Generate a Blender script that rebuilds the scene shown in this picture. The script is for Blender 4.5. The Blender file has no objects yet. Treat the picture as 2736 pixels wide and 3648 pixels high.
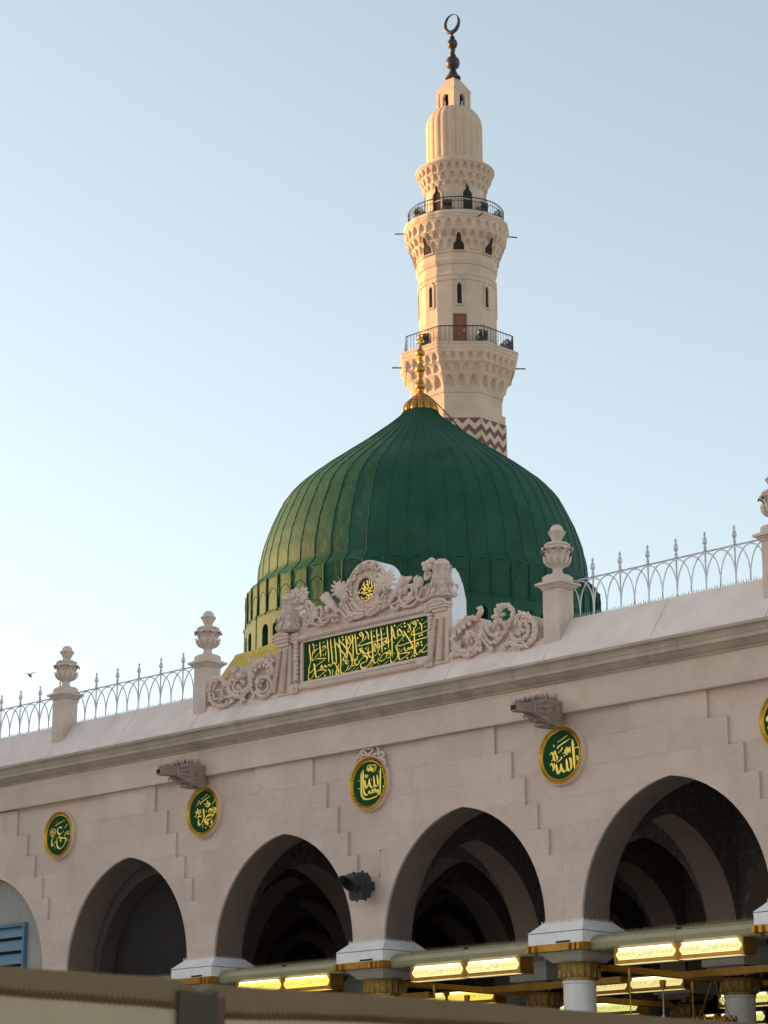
import bpy, bmesh, math, random
from math import sin, cos, pi, radians as RAD, tan, atan2, sqrt, hypot
from mathutils import Vector, Matrix
random.seed(7)
S = bpy.context.scene
COL = S.collection

# ------------------------------------------------------------------ survey
# the camera station, used to measure where things stand on their real planes
FPX, CX, CY = 8465.0, 1368.0, 1824.0
TH = math.atan(2406 / FPX); AZ = RAD(45.5); CAMY = -27.0; CAMZ = 1.7
def ray(x, y):
    u = (x - CX) / FPX; v = (CY - y) / FPX
    fw = cos(TH) - v * sin(TH); up = sin(TH) + v * cos(TH)
    return (-sin(AZ) * fw + cos(AZ) * u, cos(AZ) * fw + sin(AZ) * u, up)
def onY(x, y, Y=0.0):
    d = ray(x, y); t = (Y - CAMY) / d[1]
    return (d[0] * t, CAMZ + d[2] * t)
def onX(x, y, X):
    d = ray(x, y); t = X / d[0]
    return (CAMY + d[1] * t, CAMZ + d[2] * t)

# ------------------------------------------------------------------ helpers
def spline(pts, n=6, closed=False):
    P = [Vector(p) for p in pts]
    if len(P) < 3: return P
    out = []; m = len(P)
    rng = m if closed else m - 1
    for i in range(rng):
        p0 = P[(i - 1) % m] if (closed or i > 0) else P[0] * 2 - P[1]
        p1 = P[i]; p2 = P[(i + 1) % m]
        p3 = P[(i + 2) % m] if (closed or i + 2 < m) else P[m - 1] * 2 - P[m - 2]
        for k in range(n):
            t = k / n
            out.append(0.5 * ((2 * p1) + (p2 - p0) * t + (2 * p0 - 5 * p1 + 4 * p2 - p3) * t * t + (3 * p1 - p0 - 3 * p2 + p3) * t ** 3))
    if not closed: out.append(P[-1])
    return out

class MB:
    def __init__(s): s.v = []; s.f = []
    def add(s, vs, fs):
        o = len(s.v); s.v.extend([tuple(v) for v in vs]); s.f.extend([tuple(i + o for i in f) for f in fs]); return s
    def box(s, x0, x1, y0, y1, z0, z1):
        vs = [(x, y, z) for z in (z0, z1) for y in (y0, y1) for x in (x0, x1)]
        return s.add(vs, [(0, 2, 3, 1), (4, 5, 7, 6), (0, 1, 5, 4), (2, 6, 7, 3), (0, 4, 6, 2), (1, 3, 7, 5)])
    def cbox(s, c, h, rot=None):
        vs = [Vector((sx * h[0], sy * h[1], sz * h[2])) for sz in (-1, 1) for sy in (-1, 1) for sx in (-1, 1)]
        if rot: vs = [rot @ v for v in vs]
        c = Vector(c)
        return s.add([v + c for v in vs], [(0, 2, 3, 1), (4, 5, 7, 6), (0, 1, 5, 4), (2, 6, 7, 3), (0, 4, 6, 2), (1, 3, 7, 5)])
    def frustum(s, cx, cy, h0, h1, z0, z1):   # square frustum with half widths
        vs = []
        for h, z in ((h0, z0), (h1, z1)):
            vs += [(cx - h, cy - h, z), (cx + h, cy - h, z), (cx + h, cy + h, z), (cx - h, cy + h, z)]
        return s.add(vs, [(3, 2, 1, 0), (4, 5, 6, 7)] + [(i, (i + 1) % 4, 4 + (i + 1) % 4, 4 + i) for i in range(4)])
    def prism(s, poly, y0, y1, fn=None):      # polygon in (x,z) between two depths
        n = len(poly)
        a = sum(poly[i][0] * poly[(i + 1) % n][1] - poly[(i + 1) % n][0] * poly[i][1] for i in range(n))
        if a < 0: poly = poly[::-1]
        vs = [(p[0], y0, p[1]) for p in poly] + [(p[0], y1, p[1]) for p in poly]
        if fn: vs = [fn(*v) for v in vs]
        fs = [tuple(range(n)), tuple(range(2 * n - 1, n - 1, -1))]
        fs += [((i + 1) % n, i, n + i, n + (i + 1) % n) for i in range(n)]
        return s.add(vs, fs)
    def lathe(s, prof, c=(0, 0, 0), n=32, mod=None, a0=0.0, capt=True, capb=True):
        vs = []; m = len(prof)
        for k, (r, z) in enumerate(prof):
            for i in range(n):
                a = a0 + 2 * pi * i / n
                rr = r * (mod(a, k / max(1, m - 1), r, z) if mod else 1.0)
                vs.append((c[0] + rr * sin(a), c[1] - rr * cos(a), c[2] + z))
        fs = []
        for k in range(m - 1):
            for i in range(n):
                j = (i + 1) % n
                fs.append((k * n + i, k * n + j, (k + 1) * n + j, (k + 1) * n + i))
        if prof[-1][1] < prof[0][1]: fs = [f[::-1] for f in fs]
        if capb: fs.append(tuple(range(n))[::-1])
        if capt: fs.append(tuple((m - 1) * n + i for i in range(n)))
        return s.add(vs, fs)
    def tube(s, pts, rad, n=8, flat=1.0, nrm=(0, -1, 0), closed=False):
        # sweep of an ellipse; nrm gives the direction of the flattened axis
        P = [Vector(p) for p in pts]; m = len(P)
        if m < 2: return s
        N0 = Vector(nrm); vs = []
        for i in range(m):
            if closed: T = P[(i + 1) % m] - P[(i - 1) % m]
            else: T = P[min(i + 1, m - 1)] - P[max(i - 1, 0)]
            if T.length < 1e-9: T = Vector((0, 0, 1))
            T.normalize()
            B = T.cross(N0)
            if B.length < 1e-4: B = T.orthogonal()
            B.normalize(); N = B.cross(T).normalized()
            r = rad[i] if isinstance(rad, (list, tuple)) else rad
            for k in range(n):
                a = 2 * pi * k / n
                vs.append(P[i] + B * (r * cos(a)) + N * (r * flat * sin(a)))
        fs = []
        for i in range(m if closed else m - 1):
            i2 = (i + 1) % m
            for k in range(n):
                k2 = (k + 1) % n
                fs.append((i * n + k, i * n + k2, i2 * n + k2, i2 * n + k))
        if not closed:
            fs.append(tuple(range(n))[::-1]); fs.append(tuple((m - 1) * n + k for k in range(n)))
        return s.add(vs, fs)
    def ell(s, c, r, n=8, m=6, rot=None):
        vs = []; c = Vector(c)
        for j in range(1, m):
            b = pi * j / m
            for i in range(n):
                a = 2 * pi * i / n
                v = Vector((r[0] * sin(b) * cos(a), r[1] * sin(b) * sin(a), r[2] * cos(b)))
                if rot: v = rot @ v
                vs.append(v + c)
        t = Vector((0, 0, r[2])); bt = -t
        if rot: t = rot @ t; bt = rot @ bt
        vs += [t + c, bt + c]; T = len(vs) - 2; Bm = T + 1
        fs = []
        for j in range(m - 2):
            for i in range(n):
                i2 = (i + 1) % n
                fs.append((j * n + i, (j + 1) * n + i, (j + 1) * n + i2, j * n + i2))
        for i in range(n):
            i2 = (i + 1) % n
            fs.append((T, i, i2)); fs.append((Bm, (m - 2) * n + i2, (m - 2) * n + i))
        return s.add(vs, fs)
    def grid(s, rows, closed=True, flip=False):
        m = len(rows); n = len(rows[0]); vs = [p for r in rows for p in r]; fs = []
        for k in range(m - 1):
            for i in range(n if closed else n - 1):
                j = (i + 1) % n
                f = (k * n + i, k * n + j, (k + 1) * n + j, (k + 1) * n + i)
                fs.append(f[::-1] if flip else f)
        return s.add(vs, fs)
    def xf(s, M):
        s.v = [tuple(M @ Vector(v)) for v in s.v]; return s
    def fn(s, f):
        s.v = [tuple(f(*v)) for v in s.v]; return s
    def build(s, name, mat, parent=None, smooth=None, loc=None):
        me = bpy.data.meshes.new(name); me.from_pydata(s.v, [], s.f)
        mats = mat if isinstance(mat, (list, tuple)) else [mat]
        for m in mats: me.materials.append(m)
        me.validate(); me.update()
        if smooth:
            for p in me.polygons: p.use_smooth = True
            me.set_sharp_from_angle(angle=RAD(smooth))
        o = bpy.data.objects.new(name, me); COL.objects.link(o)
        if parent: o.parent = parent
        if loc: o.location = loc
        return o
def empty(name, loc=(0, 0, 0), rz=0.0):
    o = bpy.data.objects.new(name, None); COL.objects.link(o); o.location = loc; o.rotation_euler = (0, 0, rz)
    o.empty_display_size = 0.3
    return o
def tag(o, label=None, cat=None, group=None, kind=None):
    if label: o['label'] = label
    if cat: o['category'] = cat
    if group: o['group'] = group
    if kind: o['kind'] = kind
    return o
def kids(o): return [c for c in COL.objects if c.parent == o]
def copy_tree(o, parent=None):
    c = o.copy(); COL.objects.link(c)
    if parent: c.parent = parent
    for ch in kids(o): copy_tree(ch, c)
    return c

# ------------------------------------------------------------------ materials
def mat(name, col, rough=0.8, metal=0.0, spec=0.5, var=0.0, vscale=3.0, bump=0.0, bscale=30.0, stain=None, sscale=1.2, samt=0.0, streak=False, emit=None, estr=0.0):
    m = bpy.data.materials.new(name); m.use_nodes = True
    nt = m.node_tree; N = nt.nodes; L = nt.links
    b = N['Principled BSDF']
    b.inputs['Roughness'].default_value = rough; b.inputs['Metallic'].default_value = metal
    b.inputs['Specular IOR Level'].default_value = spec
    b.inputs['Base Color'].default_value = (*col, 1)
    if emit:
        b.inputs['Emission Color'].default_value = (*emit, 1); b.inputs['Emission Strength'].default_value = estr
    if not (var or bump or samt): return m
    tc = N.new('ShaderNodeTexCoord')
    src = tc.outputs['Object']
    cur = None
    if var:
        n1 = N.new('ShaderNodeTexNoise'); n1.inputs['Scale'].default_value = vscale; n1.inputs['Detail'].default_value = 8; n1.inputs['Roughness'].default_value = 0.65
        L.new(src, n1.inputs['Vector'])
        r = N.new('ShaderNodeMapRange'); r.inputs['From Min'].default_value = 0.3; r.inputs['From Max'].default_value = 0.7
        r.inputs['To Min'].default_value = 1 - var; r.inputs['To Max'].default_value = 1 + var
        L.new(n1.outputs['Fac'], r.inputs['Value'])
        mx = N.new('ShaderNodeMix'); mx.data_type = 'RGBA'; mx.blend_type = 'MULTIPLY'; mx.inputs['Factor'].default_value = 1
        mx.inputs[6].default_value = (*col, 1); L.new(r.outputs['Result'], mx.inputs[7])
        cur = mx.outputs[2]
    if samt:
        n2 = N.new('ShaderNodeTexNoise'); n2.inputs['Scale'].default_value = sscale; n2.inputs['Detail'].default_value = 10; n2.inputs['Roughness'].default_value = 0.7
        if streak:
            mp = N.new('ShaderNodeMapping'); mp.inputs['Scale'].default_value = (1, 1, 0.18); L.new(src, mp.inputs['Vector']); L.new(mp.outputs['Vector'], n2.inputs['Vector'])
        else: L.new(src, n2.inputs['Vector'])
        r2 = N.new('ShaderNodeMapRange'); r2.inputs['From Min'].default_value = 0.5; r2.inputs['From Max'].default_value = 0.75
        r2.inputs['To Min'].default_value = 0; r2.inputs['To Max'].default_value = samt; L.new(n2.outputs['Fac'], r2.inputs['Value'])
        mx2 = N.new('ShaderNodeMix'); mx2.data_type = 'RGBA'; L.new(r2.outputs['Result'], mx2.inputs['Factor'])
        if cur: L.new(cur, mx2.inputs[6])
        else: mx2.inputs[6].default_value = (*col, 1)
        mx2.inputs[7].default_value = (*(stain or (0.1, 0.08, 0.06)), 1)
        cur = mx2.outputs[2]
    if cur: L.new(cur, b.inputs['Base Color'])
    if bump:
        n3 = N.new('ShaderNodeTexNoise'); n3.inputs['Scale'].default_value = bscale; n3.inputs['Detail'].default_value = 6; n3.inputs['Roughness'].default_value = 0.7
        L.new(src, n3.inputs['Vector'])
        bp = N.new('ShaderNodeBump'); bp.inputs['Strength'].default_value = bump; bp.inputs['Distance'].default_value = 0.02
        L.new(n3.outputs['Fac'], bp.inputs['Height']); L.new(bp.outputs['Normal'], b.inputs['Normal'])
    return m

def wall_mat(name, col, axis='XZ', pits=True):
    """limestone ashlar: faint block joints, blotches, pock marks"""
    m = bpy.data.materials.new(name); m.use_nodes = True
    nt = m.node_tree; N = nt.nodes; L = nt.links; b = N['Principled BSDF']
    b.inputs['Roughness'].default_value = 0.9; b.inputs['Specular IOR Level'].default_value = 0.25
    tc = N.new('ShaderNodeTexCoord')
    sx = N.new('ShaderNodeSeparateXYZ'); L.new(tc.outputs['Object'], sx.inputs[0])
    cb = N.new('ShaderNodeCombineXYZ')
    L.new(sx.outputs['X' if axis[0] == 'X' else 'Y'], cb.inputs['X']); zo = N.new('ShaderNodeMath'); zo.operation = 'SUBTRACT'; zo.inputs[1].default_value = 0.165; L.new(sx.outputs['Z'], zo.inputs[0]); L.new(zo.outputs[0], cb.inputs['Y'])
    br = N.new('ShaderNodeTexBrick'); br.inputs['Scale'].default_value = 1.0; br.inputs['Mortar Size'].default_value = 0.004
    br.inputs['Brick Width'].default_value = 1.05; br.inputs['Row Height'].default_value = 0.424; br.inputs['Mortar Smooth'].default_value = 0.6
    br.inputs['Color1'].default_value = (0.945, 0.935, 0.925, 1); br.inputs['Color2'].default_value = (1.05, 1.045, 1.025, 1); br.inputs['Mortar'].default_value = (0.925, 0.91, 0.89, 1)
    L.new(cb.outputs[0], br.inputs['Vector'])
    n1 = N.new('ShaderNodeTexNoise'); n1.inputs['Scale'].default_value = 0.9; n1.inputs['Detail'].default_value = 10; n1.inputs['Roughness'].default_value = 0.62
    L.new(tc.outputs['Object'], n1.inputs['Vector'])
    cr = N.new('ShaderNodeValToRGB'); e = cr.color_ramp.elements
    e[0].position = 0.3; e[0].color = (col[0] * 0.88, col[1] * 0.875, col[2] * 0.87, 1)
    e[1].position = 0.72; e[1].color = (col[0] * 1.08, col[1] * 1.08, col[2] * 1.06, 1)
    L.new(n1.outputs['Fac'], cr.inputs['Fac'])
    mx = N.new('ShaderNodeMix'); mx.data_type = 'RGBA'; mx.blend_type = 'MULTIPLY'; mx.inputs['Factor'].default_value = 0.8
    L.new(cr.outputs['Color'], mx.inputs[6]); L.new(br.outputs['Color'], mx.inputs[7])
    # warm rust-like and grey blotches
    n2 = N.new('ShaderNodeTexNoise'); n2.inputs['Scale'].default_value = 2.3; n2.inputs['Detail'].default_value = 9; n2.inputs['Roughness'].default_value = 0.75
    L.new(tc.outputs['Object'], n2.inputs['Vector'])
    r2 = N.new('ShaderNodeMapRange'); r2.inputs['From Min'].default_value = 0.52; r2.inputs['From Max'].default_value = 0.72; r2.inputs['To Max'].default_value = 0.40
    L.new(n2.outputs['Fac'], r2.inputs['Value'])
    m2 = N.new('ShaderNodeMix'); m2.data_type = 'RGBA'; L.new(r2.outputs['Result'], m2.inputs['Factor']); L.new(mx.outputs[2], m2.inputs[6]); m2.inputs[7].default_value = (col[0] * 0.82, col[1] * 0.66, col[2] * 0.56, 1)
    # pits
    vo = N.new('ShaderNodeTexNoise'); vo.inputs['Scale'].default_value = 11; vo.inputs['Detail'].default_value = 4; vo.inputs['Roughness'].default_value = 0.8
    L.new(tc.outputs['Object'], vo.inputs['Vector'])
    r3 = N.new('ShaderNodeMapRange'); r3.inputs['From Min'].default_value = 0.66; r3.inputs['From Max'].default_value = 0.76; r3.inputs['To Max'].default_value = 0.6
    L.new(vo.outputs['Fac'], r3.inputs['Value'])
    m3 = N.new('ShaderNodeMix'); m3.data_type = 'RGBA'; L.new(r3.outputs['Result'], m3.inputs['Factor']); L.new(m2.outputs[2], m3.inputs[6]); m3.inputs[7].default_value = (col[0] * 0.5, col[1] * 0.42, col[2] * 0.36, 1)
    L.new(m3.outputs[2], b.inputs['Base Color'])
    nb = N.new('ShaderNodeTexNoise'); nb.inputs['Scale'].default_value = 16; nb.inputs['Detail'].default_value = 8; nb.inputs['Roughness'].default_value = 0.7
    L.new(tc.outputs['Object'], nb.inputs['Vector'])
    ad = N.new('ShaderNodeMath'); ad.operation = 'MULTIPLY_ADD'; ad.inputs[1].default_value = -1.2
    L.new(r3.outputs['Result'], ad.inputs[0]); L.new(nb.outputs['Fac'], ad.inputs[2])
    ad2 = N.new('ShaderNodeMath'); ad2.operation = 'MULTIPLY_ADD'; ad2.inputs[1].default_value = -0.18; L.new(br.outputs['Fac'], ad2.inputs[0]); L.new(ad.outputs[0], ad2.inputs[2])
    bp = N.new('ShaderNodeBump'); bp.inputs['Strength'].default_value = 0.7; bp.inputs['Distance'].default_value = 0.045
    L.new(ad2.outputs[0], bp.inputs['Height']); L.new(bp.outputs['Normal'], b.inputs['Normal'])
    return m

def ornament_mat(name):
    """dark painted arabesque ornament inside the hall"""
    m = bpy.data.materials.new(name); m.use_nodes = True
    nt = m.node_tree; N = nt.nodes; L = nt.links; b = N['Principled BSDF']
    b.inputs['Roughness'].default_value = 0.8
    tc = N.new('ShaderNodeTexCoord')
    vo = N.new('ShaderNodeTexVoronoi'); vo.feature = 'SMOOTH_F1'; vo.inputs['Scale'].default_value = 3.6; vo.inputs['Randomness'].default_value = 0.35; L.new(tc.outputs['Object'], vo.inputs['Vector'])
    wv = N.new('ShaderNodeMath'); wv.operation = 'SINE'; mu = N.new('ShaderNodeMath'); mu.operation = 'MULTIPLY'; mu.inputs[1].default_value = 34
    L.new(vo.outputs['Distance'], mu.inputs[0]); L.new(mu.outputs[0], wv.inputs[0])
    cr = N.new('ShaderNodeValToRGB'); e = cr.color_ramp.elements
    e[0].position = 0.3; e[0].color = (0.10, 0.078, 0.064, 1); e[1].position = 0.7; e[1].color = (0.15, 0.117, 0.096, 1)
    L.new(wv.outputs[0], cr.inputs['Fac']); L.new(cr.outputs['Color'], b.inputs['Base Color'])
    return m

M = {}
M['wall'] = wall_mat('pink_limestone_ashlar', (0.69, 0.525, 0.44))
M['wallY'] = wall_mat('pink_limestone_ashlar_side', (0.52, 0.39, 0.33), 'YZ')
M['coping'] = mat('coping_stone', (0.76, 0.615, 0.54), 0.8, var=0.10, vscale=1.6, bump=0.18, bscale=40, stain=(0.42, 0.31, 0.26), sscale=1.4, samt=0.35, streak=True)
M['carve'] = mat('carved_stone', (0.68, 0.515, 0.42), 0.85, var=0.14, vscale=5, bump=0.3, bscale=45, stain=(0.40, 0.28, 0.22), sscale=2.5, samt=0.3)
M['pier'] = mat('pier_stone', (0.64, 0.485, 0.40), 0.88, var=0.1, vscale=3.5, bump=0.7, bscale=26, stain=(0.40, 0.29, 0.22), sscale=3.0, samt=0.35)
M['urn'] = mat('urn_stone', (0.62, 0.485, 0.405), 0.85, var=0.12, vscale=7, bump=0.3, bscale=40, stain=(0.28, 0.20, 0.15), sscale=6, samt=0.35)
M['cornice'] = mat('weathered_cornice_stone', (0.44, 0.34, 0.265), 0.9, var=0.18, vscale=2.0, bump=0.3, bscale=30, stain=(0.17, 0.125, 0.085), sscale=2.2, samt=0.4)
M['spout'] = mat('grey_carved_stone', (0.34, 0.25, 0.20), 0.9, var=0.2, vscale=6, bump=0.4, bscale=40, stain=(0.12, 0.09, 0.08), sscale=4, samt=0.5)
M['plaster'] = mat('white_plaster', (0.80, 0.80, 0.80), 0.7, var=0.06, vscale=4, stain=(0.55, 0.5, 0.45), sscale=3, samt=0.3)
M['impost'] = mat('white_painted_impost', (0.84, 0.79, 0.75), 0.55, var=0.06, vscale=4, bump=0.1, bscale=30, stain=(0.35, 0.30, 0.26), sscale=6, samt=0.28)
M['marble'] = mat('white_marble_column', (0.70, 0.655, 0.61), 0.4, var=0.07, vscale=5)
M['dosseret'] = mat('grey_stone_dosseret', (0.42, 0.385, 0.32), 0.6, var=0.1, vscale=5)
M['gold'] = mat('gilding', (0.58, 0.32, 0.042), 0.3, 0.95, var=0.25, vscale=14, bump=0.25, bscale=60)
M['letter'] = mat('gold_lettering', (1.0, 0.70, 0.10), 0.38, 0.45, var=0.1, vscale=9)
M['brass'] = mat('brass', (0.48, 0.25, 0.045), 0.35, 0.8, var=0.2, vscale=7)
M['capgold'] = mat('old_gilt_capital', (0.34, 0.20, 0.055), 0.45, 0.65, var=0.35, vscale=16, bump=0.2)
M['domegold'] = mat('weathered_gold_leaf', (0.46, 0.23, 0.05), 0.4, 0.9, var=0.3, vscale=6, bump=0.1)
M['green'] = mat('green_enamel', (0.005, 0.06, 0.02), 0.8, spec=0.15, var=0.15, vscale=6)
M['dark'] = mat('dark_void', (0.018, 0.014, 0.011), 0.9)
M['black'] = mat('black_metal', (0.028, 0.03, 0.033), 0.5, 0.3)
M['iron'] = mat('dark_bronze', (0.05, 0.038, 0.034), 0.45, 0.5, var=0.3, vscale=4)
M['steel'] = mat('galvanised_steel', (0.55, 0.56, 0.57), 0.4, 0.5, var=0.2, vscale=12)
M['cream'] = wall_mat('cream_limestone', (0.56, 0.445, 0.35))
M['tan'] = mat('tan_limestone', (0.50, 0.375, 0.27), 0.85, spec=0.3, var=0.1, vscale=1.1, bump=0.15, bscale=14, stain=(0.44, 0.31, 0.23), sscale=0.8, samt=0.4)
M['maroon'] = mat('maroon_stone', (0.16, 0.07, 0.06), 0.8, var=0.2, vscale=2)
M['pinkstone'] = mat('pinkish_stone', (0.52, 0.37, 0.29), 0.85, var=0.1, vscale=2)
M['wood'] = mat('reddish_wood_door', (0.21, 0.058, 0.02), 0.5, var=0.2, vscale=5)
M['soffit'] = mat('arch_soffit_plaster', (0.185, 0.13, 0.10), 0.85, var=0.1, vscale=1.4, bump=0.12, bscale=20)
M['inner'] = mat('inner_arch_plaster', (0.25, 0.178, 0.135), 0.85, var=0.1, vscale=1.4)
M['ornament'] = ornament_mat('painted_ornament')
M['duct'] = mat('grey_green_duct', (0.30, 0.26, 0.145), 0.45, 0.2, var=0.1, vscale=3)
M['louver'] = mat('blue_grey_louver', (0.13, 0.22, 0.30), 0.5, 0.2, var=0.06, vscale=5)
M['greywall'] = mat('grey_plaster_infill', (0.36, 0.32, 0.29), 0.9, var=0.12, vscale=2, bump=0.1)
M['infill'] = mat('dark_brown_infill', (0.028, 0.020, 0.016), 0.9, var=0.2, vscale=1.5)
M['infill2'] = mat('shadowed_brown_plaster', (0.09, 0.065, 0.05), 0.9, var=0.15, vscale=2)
M['paving'] = mat('white_marble_paving', (0.62, 0.57, 0.51), 0.5, var=0.15, vscale=0.6)
M['carpet'] = mat('dark_red_carpet', (0.07, 0.012, 0.010), 0.95, var=0.2, vscale=2)
M['roof'] = mat('pale_roof_screed', (0.62, 0.58, 0.52), 0.9, var=0.1, vscale=0.5)
M['device'] = mat('slate_grey_enamel', (0.032, 0.040, 0.044), 0.45, 0.1, var=0.1, vscale=6)
M['glass'] = mat('dark_glass', (0.02, 0.022, 0.025), 0.1)
M['canvas'] = mat('brown_canvas', (0.17, 0.105, 0.052), 0.9, var=0.08, vscale=6, bump=0.1, bscale=120)
M['cloth'] = mat('pale_tent_cloth', (0.40, 0.30, 0.19), 0.9, var=0.06, vscale=4, bump=0.1, bscale=120)
M['strap'] = mat('dark_olive_strap', (0.055, 0.041, 0.02), 0.9, var=0.15, vscale=5)
M['stitch'] = mat('rust_thread', (0.16, 0.085, 0.043), 0.9)
M['binding'] = mat('dark_rust_binding', (0.085, 0.045, 0.027), 0.9)
M['lampface'] = mat('lit_lamp_panel', (0.9, 0.8, 0.5), 0.4, emit=(1.0, 0.86, 0.34), estr=0.28)
M['lampyellow'] = mat('yellow_lit_lamp_panel', (0.9, 0.8, 0.3), 0.4, emit=(1.0, 0.76, 0.03), estr=0.34)
M['lampgreen'] = mat('greenish_lit_lamp_panel', (0.8, 0.9, 0.4), 0.4, emit=(0.80, 0.92, 0.26), estr=0.30)
M['tubelight'] = mat('lit_fluorescent_tube', (1, 1, 1), 0.4, emit=(1.0, 0.93, 0.68), estr=0.8)
M['print'] = mat('grey_printed_letters', (0.25, 0.22, 0.14), 0.8, emit=(0.6, 0.5, 0.25), estr=0.16)
M['pattern'] = mat('olive_printed_pattern', (0.38, 0.30, 0.10), 0.8, emit=(0.95, 0.72, 0.25), estr=0.21)
M['bird'] = mat('dark_feathers', (0.05, 0.05, 0.055), 0.8)
M['flood'] = mat('dark_floodlight_housing', (0.15, 0.16, 0.165), 0.45, 0.3)
M['floodsteel'] = mat('grey_floodlight_metal', (0.42, 0.43, 0.44), 0.4, 0.4)

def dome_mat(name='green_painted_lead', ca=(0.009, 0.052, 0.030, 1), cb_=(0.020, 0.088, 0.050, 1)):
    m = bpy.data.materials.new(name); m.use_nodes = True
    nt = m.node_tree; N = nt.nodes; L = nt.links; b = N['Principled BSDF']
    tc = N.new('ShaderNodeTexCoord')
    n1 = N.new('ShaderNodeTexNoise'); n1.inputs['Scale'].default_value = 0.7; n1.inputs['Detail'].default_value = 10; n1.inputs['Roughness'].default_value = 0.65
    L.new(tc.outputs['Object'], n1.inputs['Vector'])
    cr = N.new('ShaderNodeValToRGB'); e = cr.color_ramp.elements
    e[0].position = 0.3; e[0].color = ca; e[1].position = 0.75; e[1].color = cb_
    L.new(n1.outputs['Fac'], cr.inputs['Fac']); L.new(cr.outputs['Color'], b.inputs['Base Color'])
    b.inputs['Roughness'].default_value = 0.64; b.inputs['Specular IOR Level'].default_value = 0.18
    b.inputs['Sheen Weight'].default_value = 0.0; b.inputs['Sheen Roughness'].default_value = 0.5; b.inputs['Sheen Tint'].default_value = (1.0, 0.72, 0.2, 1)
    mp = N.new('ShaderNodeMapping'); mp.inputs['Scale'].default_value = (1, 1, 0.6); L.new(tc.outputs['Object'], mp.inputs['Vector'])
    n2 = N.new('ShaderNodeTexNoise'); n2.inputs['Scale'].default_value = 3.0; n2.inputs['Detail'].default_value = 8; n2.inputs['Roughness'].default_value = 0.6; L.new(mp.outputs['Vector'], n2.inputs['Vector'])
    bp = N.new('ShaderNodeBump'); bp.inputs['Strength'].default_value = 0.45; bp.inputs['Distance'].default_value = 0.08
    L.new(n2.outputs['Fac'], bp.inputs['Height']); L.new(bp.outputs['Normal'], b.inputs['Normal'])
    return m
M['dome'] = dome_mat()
M['skirt'] = dome_mat('skirt_sun_tint', (0.085, 0.105, 0.022, 1), (0.125, 0.14, 0.03, 1))  # yellow of the low sun is put into this olive base colour

# per-face material support
_old_add = MB.add
def _add(s, vs, fs):
    if not hasattr(s, 'mi'): s.mi = []; s.cur = 0
    _old_add(s, vs, fs); s.mi.extend([s.cur] * len(fs)); return s
MB.add = _add
_old_build = MB.build
def _build(s, name, mat, parent=None, smooth=None, loc=None):
    o = _old_build(s, name, mat, parent, smooth, loc)
    if isinstance(mat, (list, tuple)) and len(o.data.polygons) == len(s.mi):
        o.data.polygons.foreach_set('material_index', s.mi)
    return o
MB.build = _build

BAY = 4.18
PX = lambda k: -27.79 + BAY * k            # pier centres, k = -4 .. 3
AX = lambda k: PX(k) + BAY / 2             # arch centres
KP = range(-6, 6); KA = range(-6, 5)
HALF, ZS, ZA = 1.73, 5.50, 7.46
ZT = lambda x: -0.0055 * (x + 29.0)        # the upper courses run very slightly out of level
tilt = lambda x, y, z: (x, y, z + ZT(x))

def arc_pts(half, zs, za, n=14):
    w = half; h = za - zs; r = (h * h + w * w) / (2 * w)
    tm = math.acos(max(-1, min(1, (r - w) / r)))
    R = [((w - r) + r * cos(tm * i / n), zs + r * sin(tm * i / n)) for i in range(n + 1)]
    return [(-x, z) for x, z in R] + [(x, z) for x, z in R[::-1][1:]]

def arch_wall(mb, centers, half, zs, za, zt, zb, u0, u1, v0, v1, mapf=lambda u, v, z: (u, v, z), n=14, back=True, sub=1):
    q = lambda a, b, c, d: mb.add([mapf(*p) for p in (a, b, c, d)], [(0, 1, 2, 3)])
    cur = u0
    for c in centers:
        P = [(c + x, z) for x, z in arc_pts(half, zs, za, n)]
        mb.cur = 0
        for (v, s) in ((v0, 1), (v1, -1)):
            if v == v1 and not back: continue
            a, b = cur, c - half
            for i in range(sub):
                ua = a + (b - a) * i / sub; ub = a + (b - a) * (i + 1) / sub
                pts = [(ua, v, zb), (ub, v, zb), (ub, v, zt), (ua, v, zt)]
                q(*(pts if s > 0 else pts[::-1]))
            for (x0, z0), (x1, z1) in zip(P, P[1:]):
                pts = [(x0, v, z0), (x1, v, z1), (x1, v, zt), (x0, v, zt)]
                q(*(pts if s > 0 else pts[::-1]))
        mb.cur = 1
        full = [(c - half, zb)] + P + [(c + half, zb)]
        for (x0, z0), (x1, z1) in zip(full, full[1:]):
            q((x0, v0, z0), (x0, v1, z0), (x1, v1, z1), (x1, v0, z1))
        cur = c + half
    mb.cur = 0
    for (v, s) in ((v0, 1), (v1, -1)):
        if v == v1 and not back: continue
        for i in range(sub):
            ua = cur + (u1 - cur) * i / sub; ub = cur + (u1 - cur) * (i + 1) / sub
            pts = [(ua, v, zb), (ub, v, zb), (ub, v, zt), (ua, v, zt)]
            q(*(pts if s > 0 else pts[::-1]))

# ------------------------------------------------------------------ setting
g = MB(); g.add([(-900, -900, 0), (900, -900, 0), (900, 900, 0), (-900, 900, 0)], [(0, 1, 2, 3)])
tag(g.build('ground', M['paving']), 'white marble paving of the courtyard', kind='structure')

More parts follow.
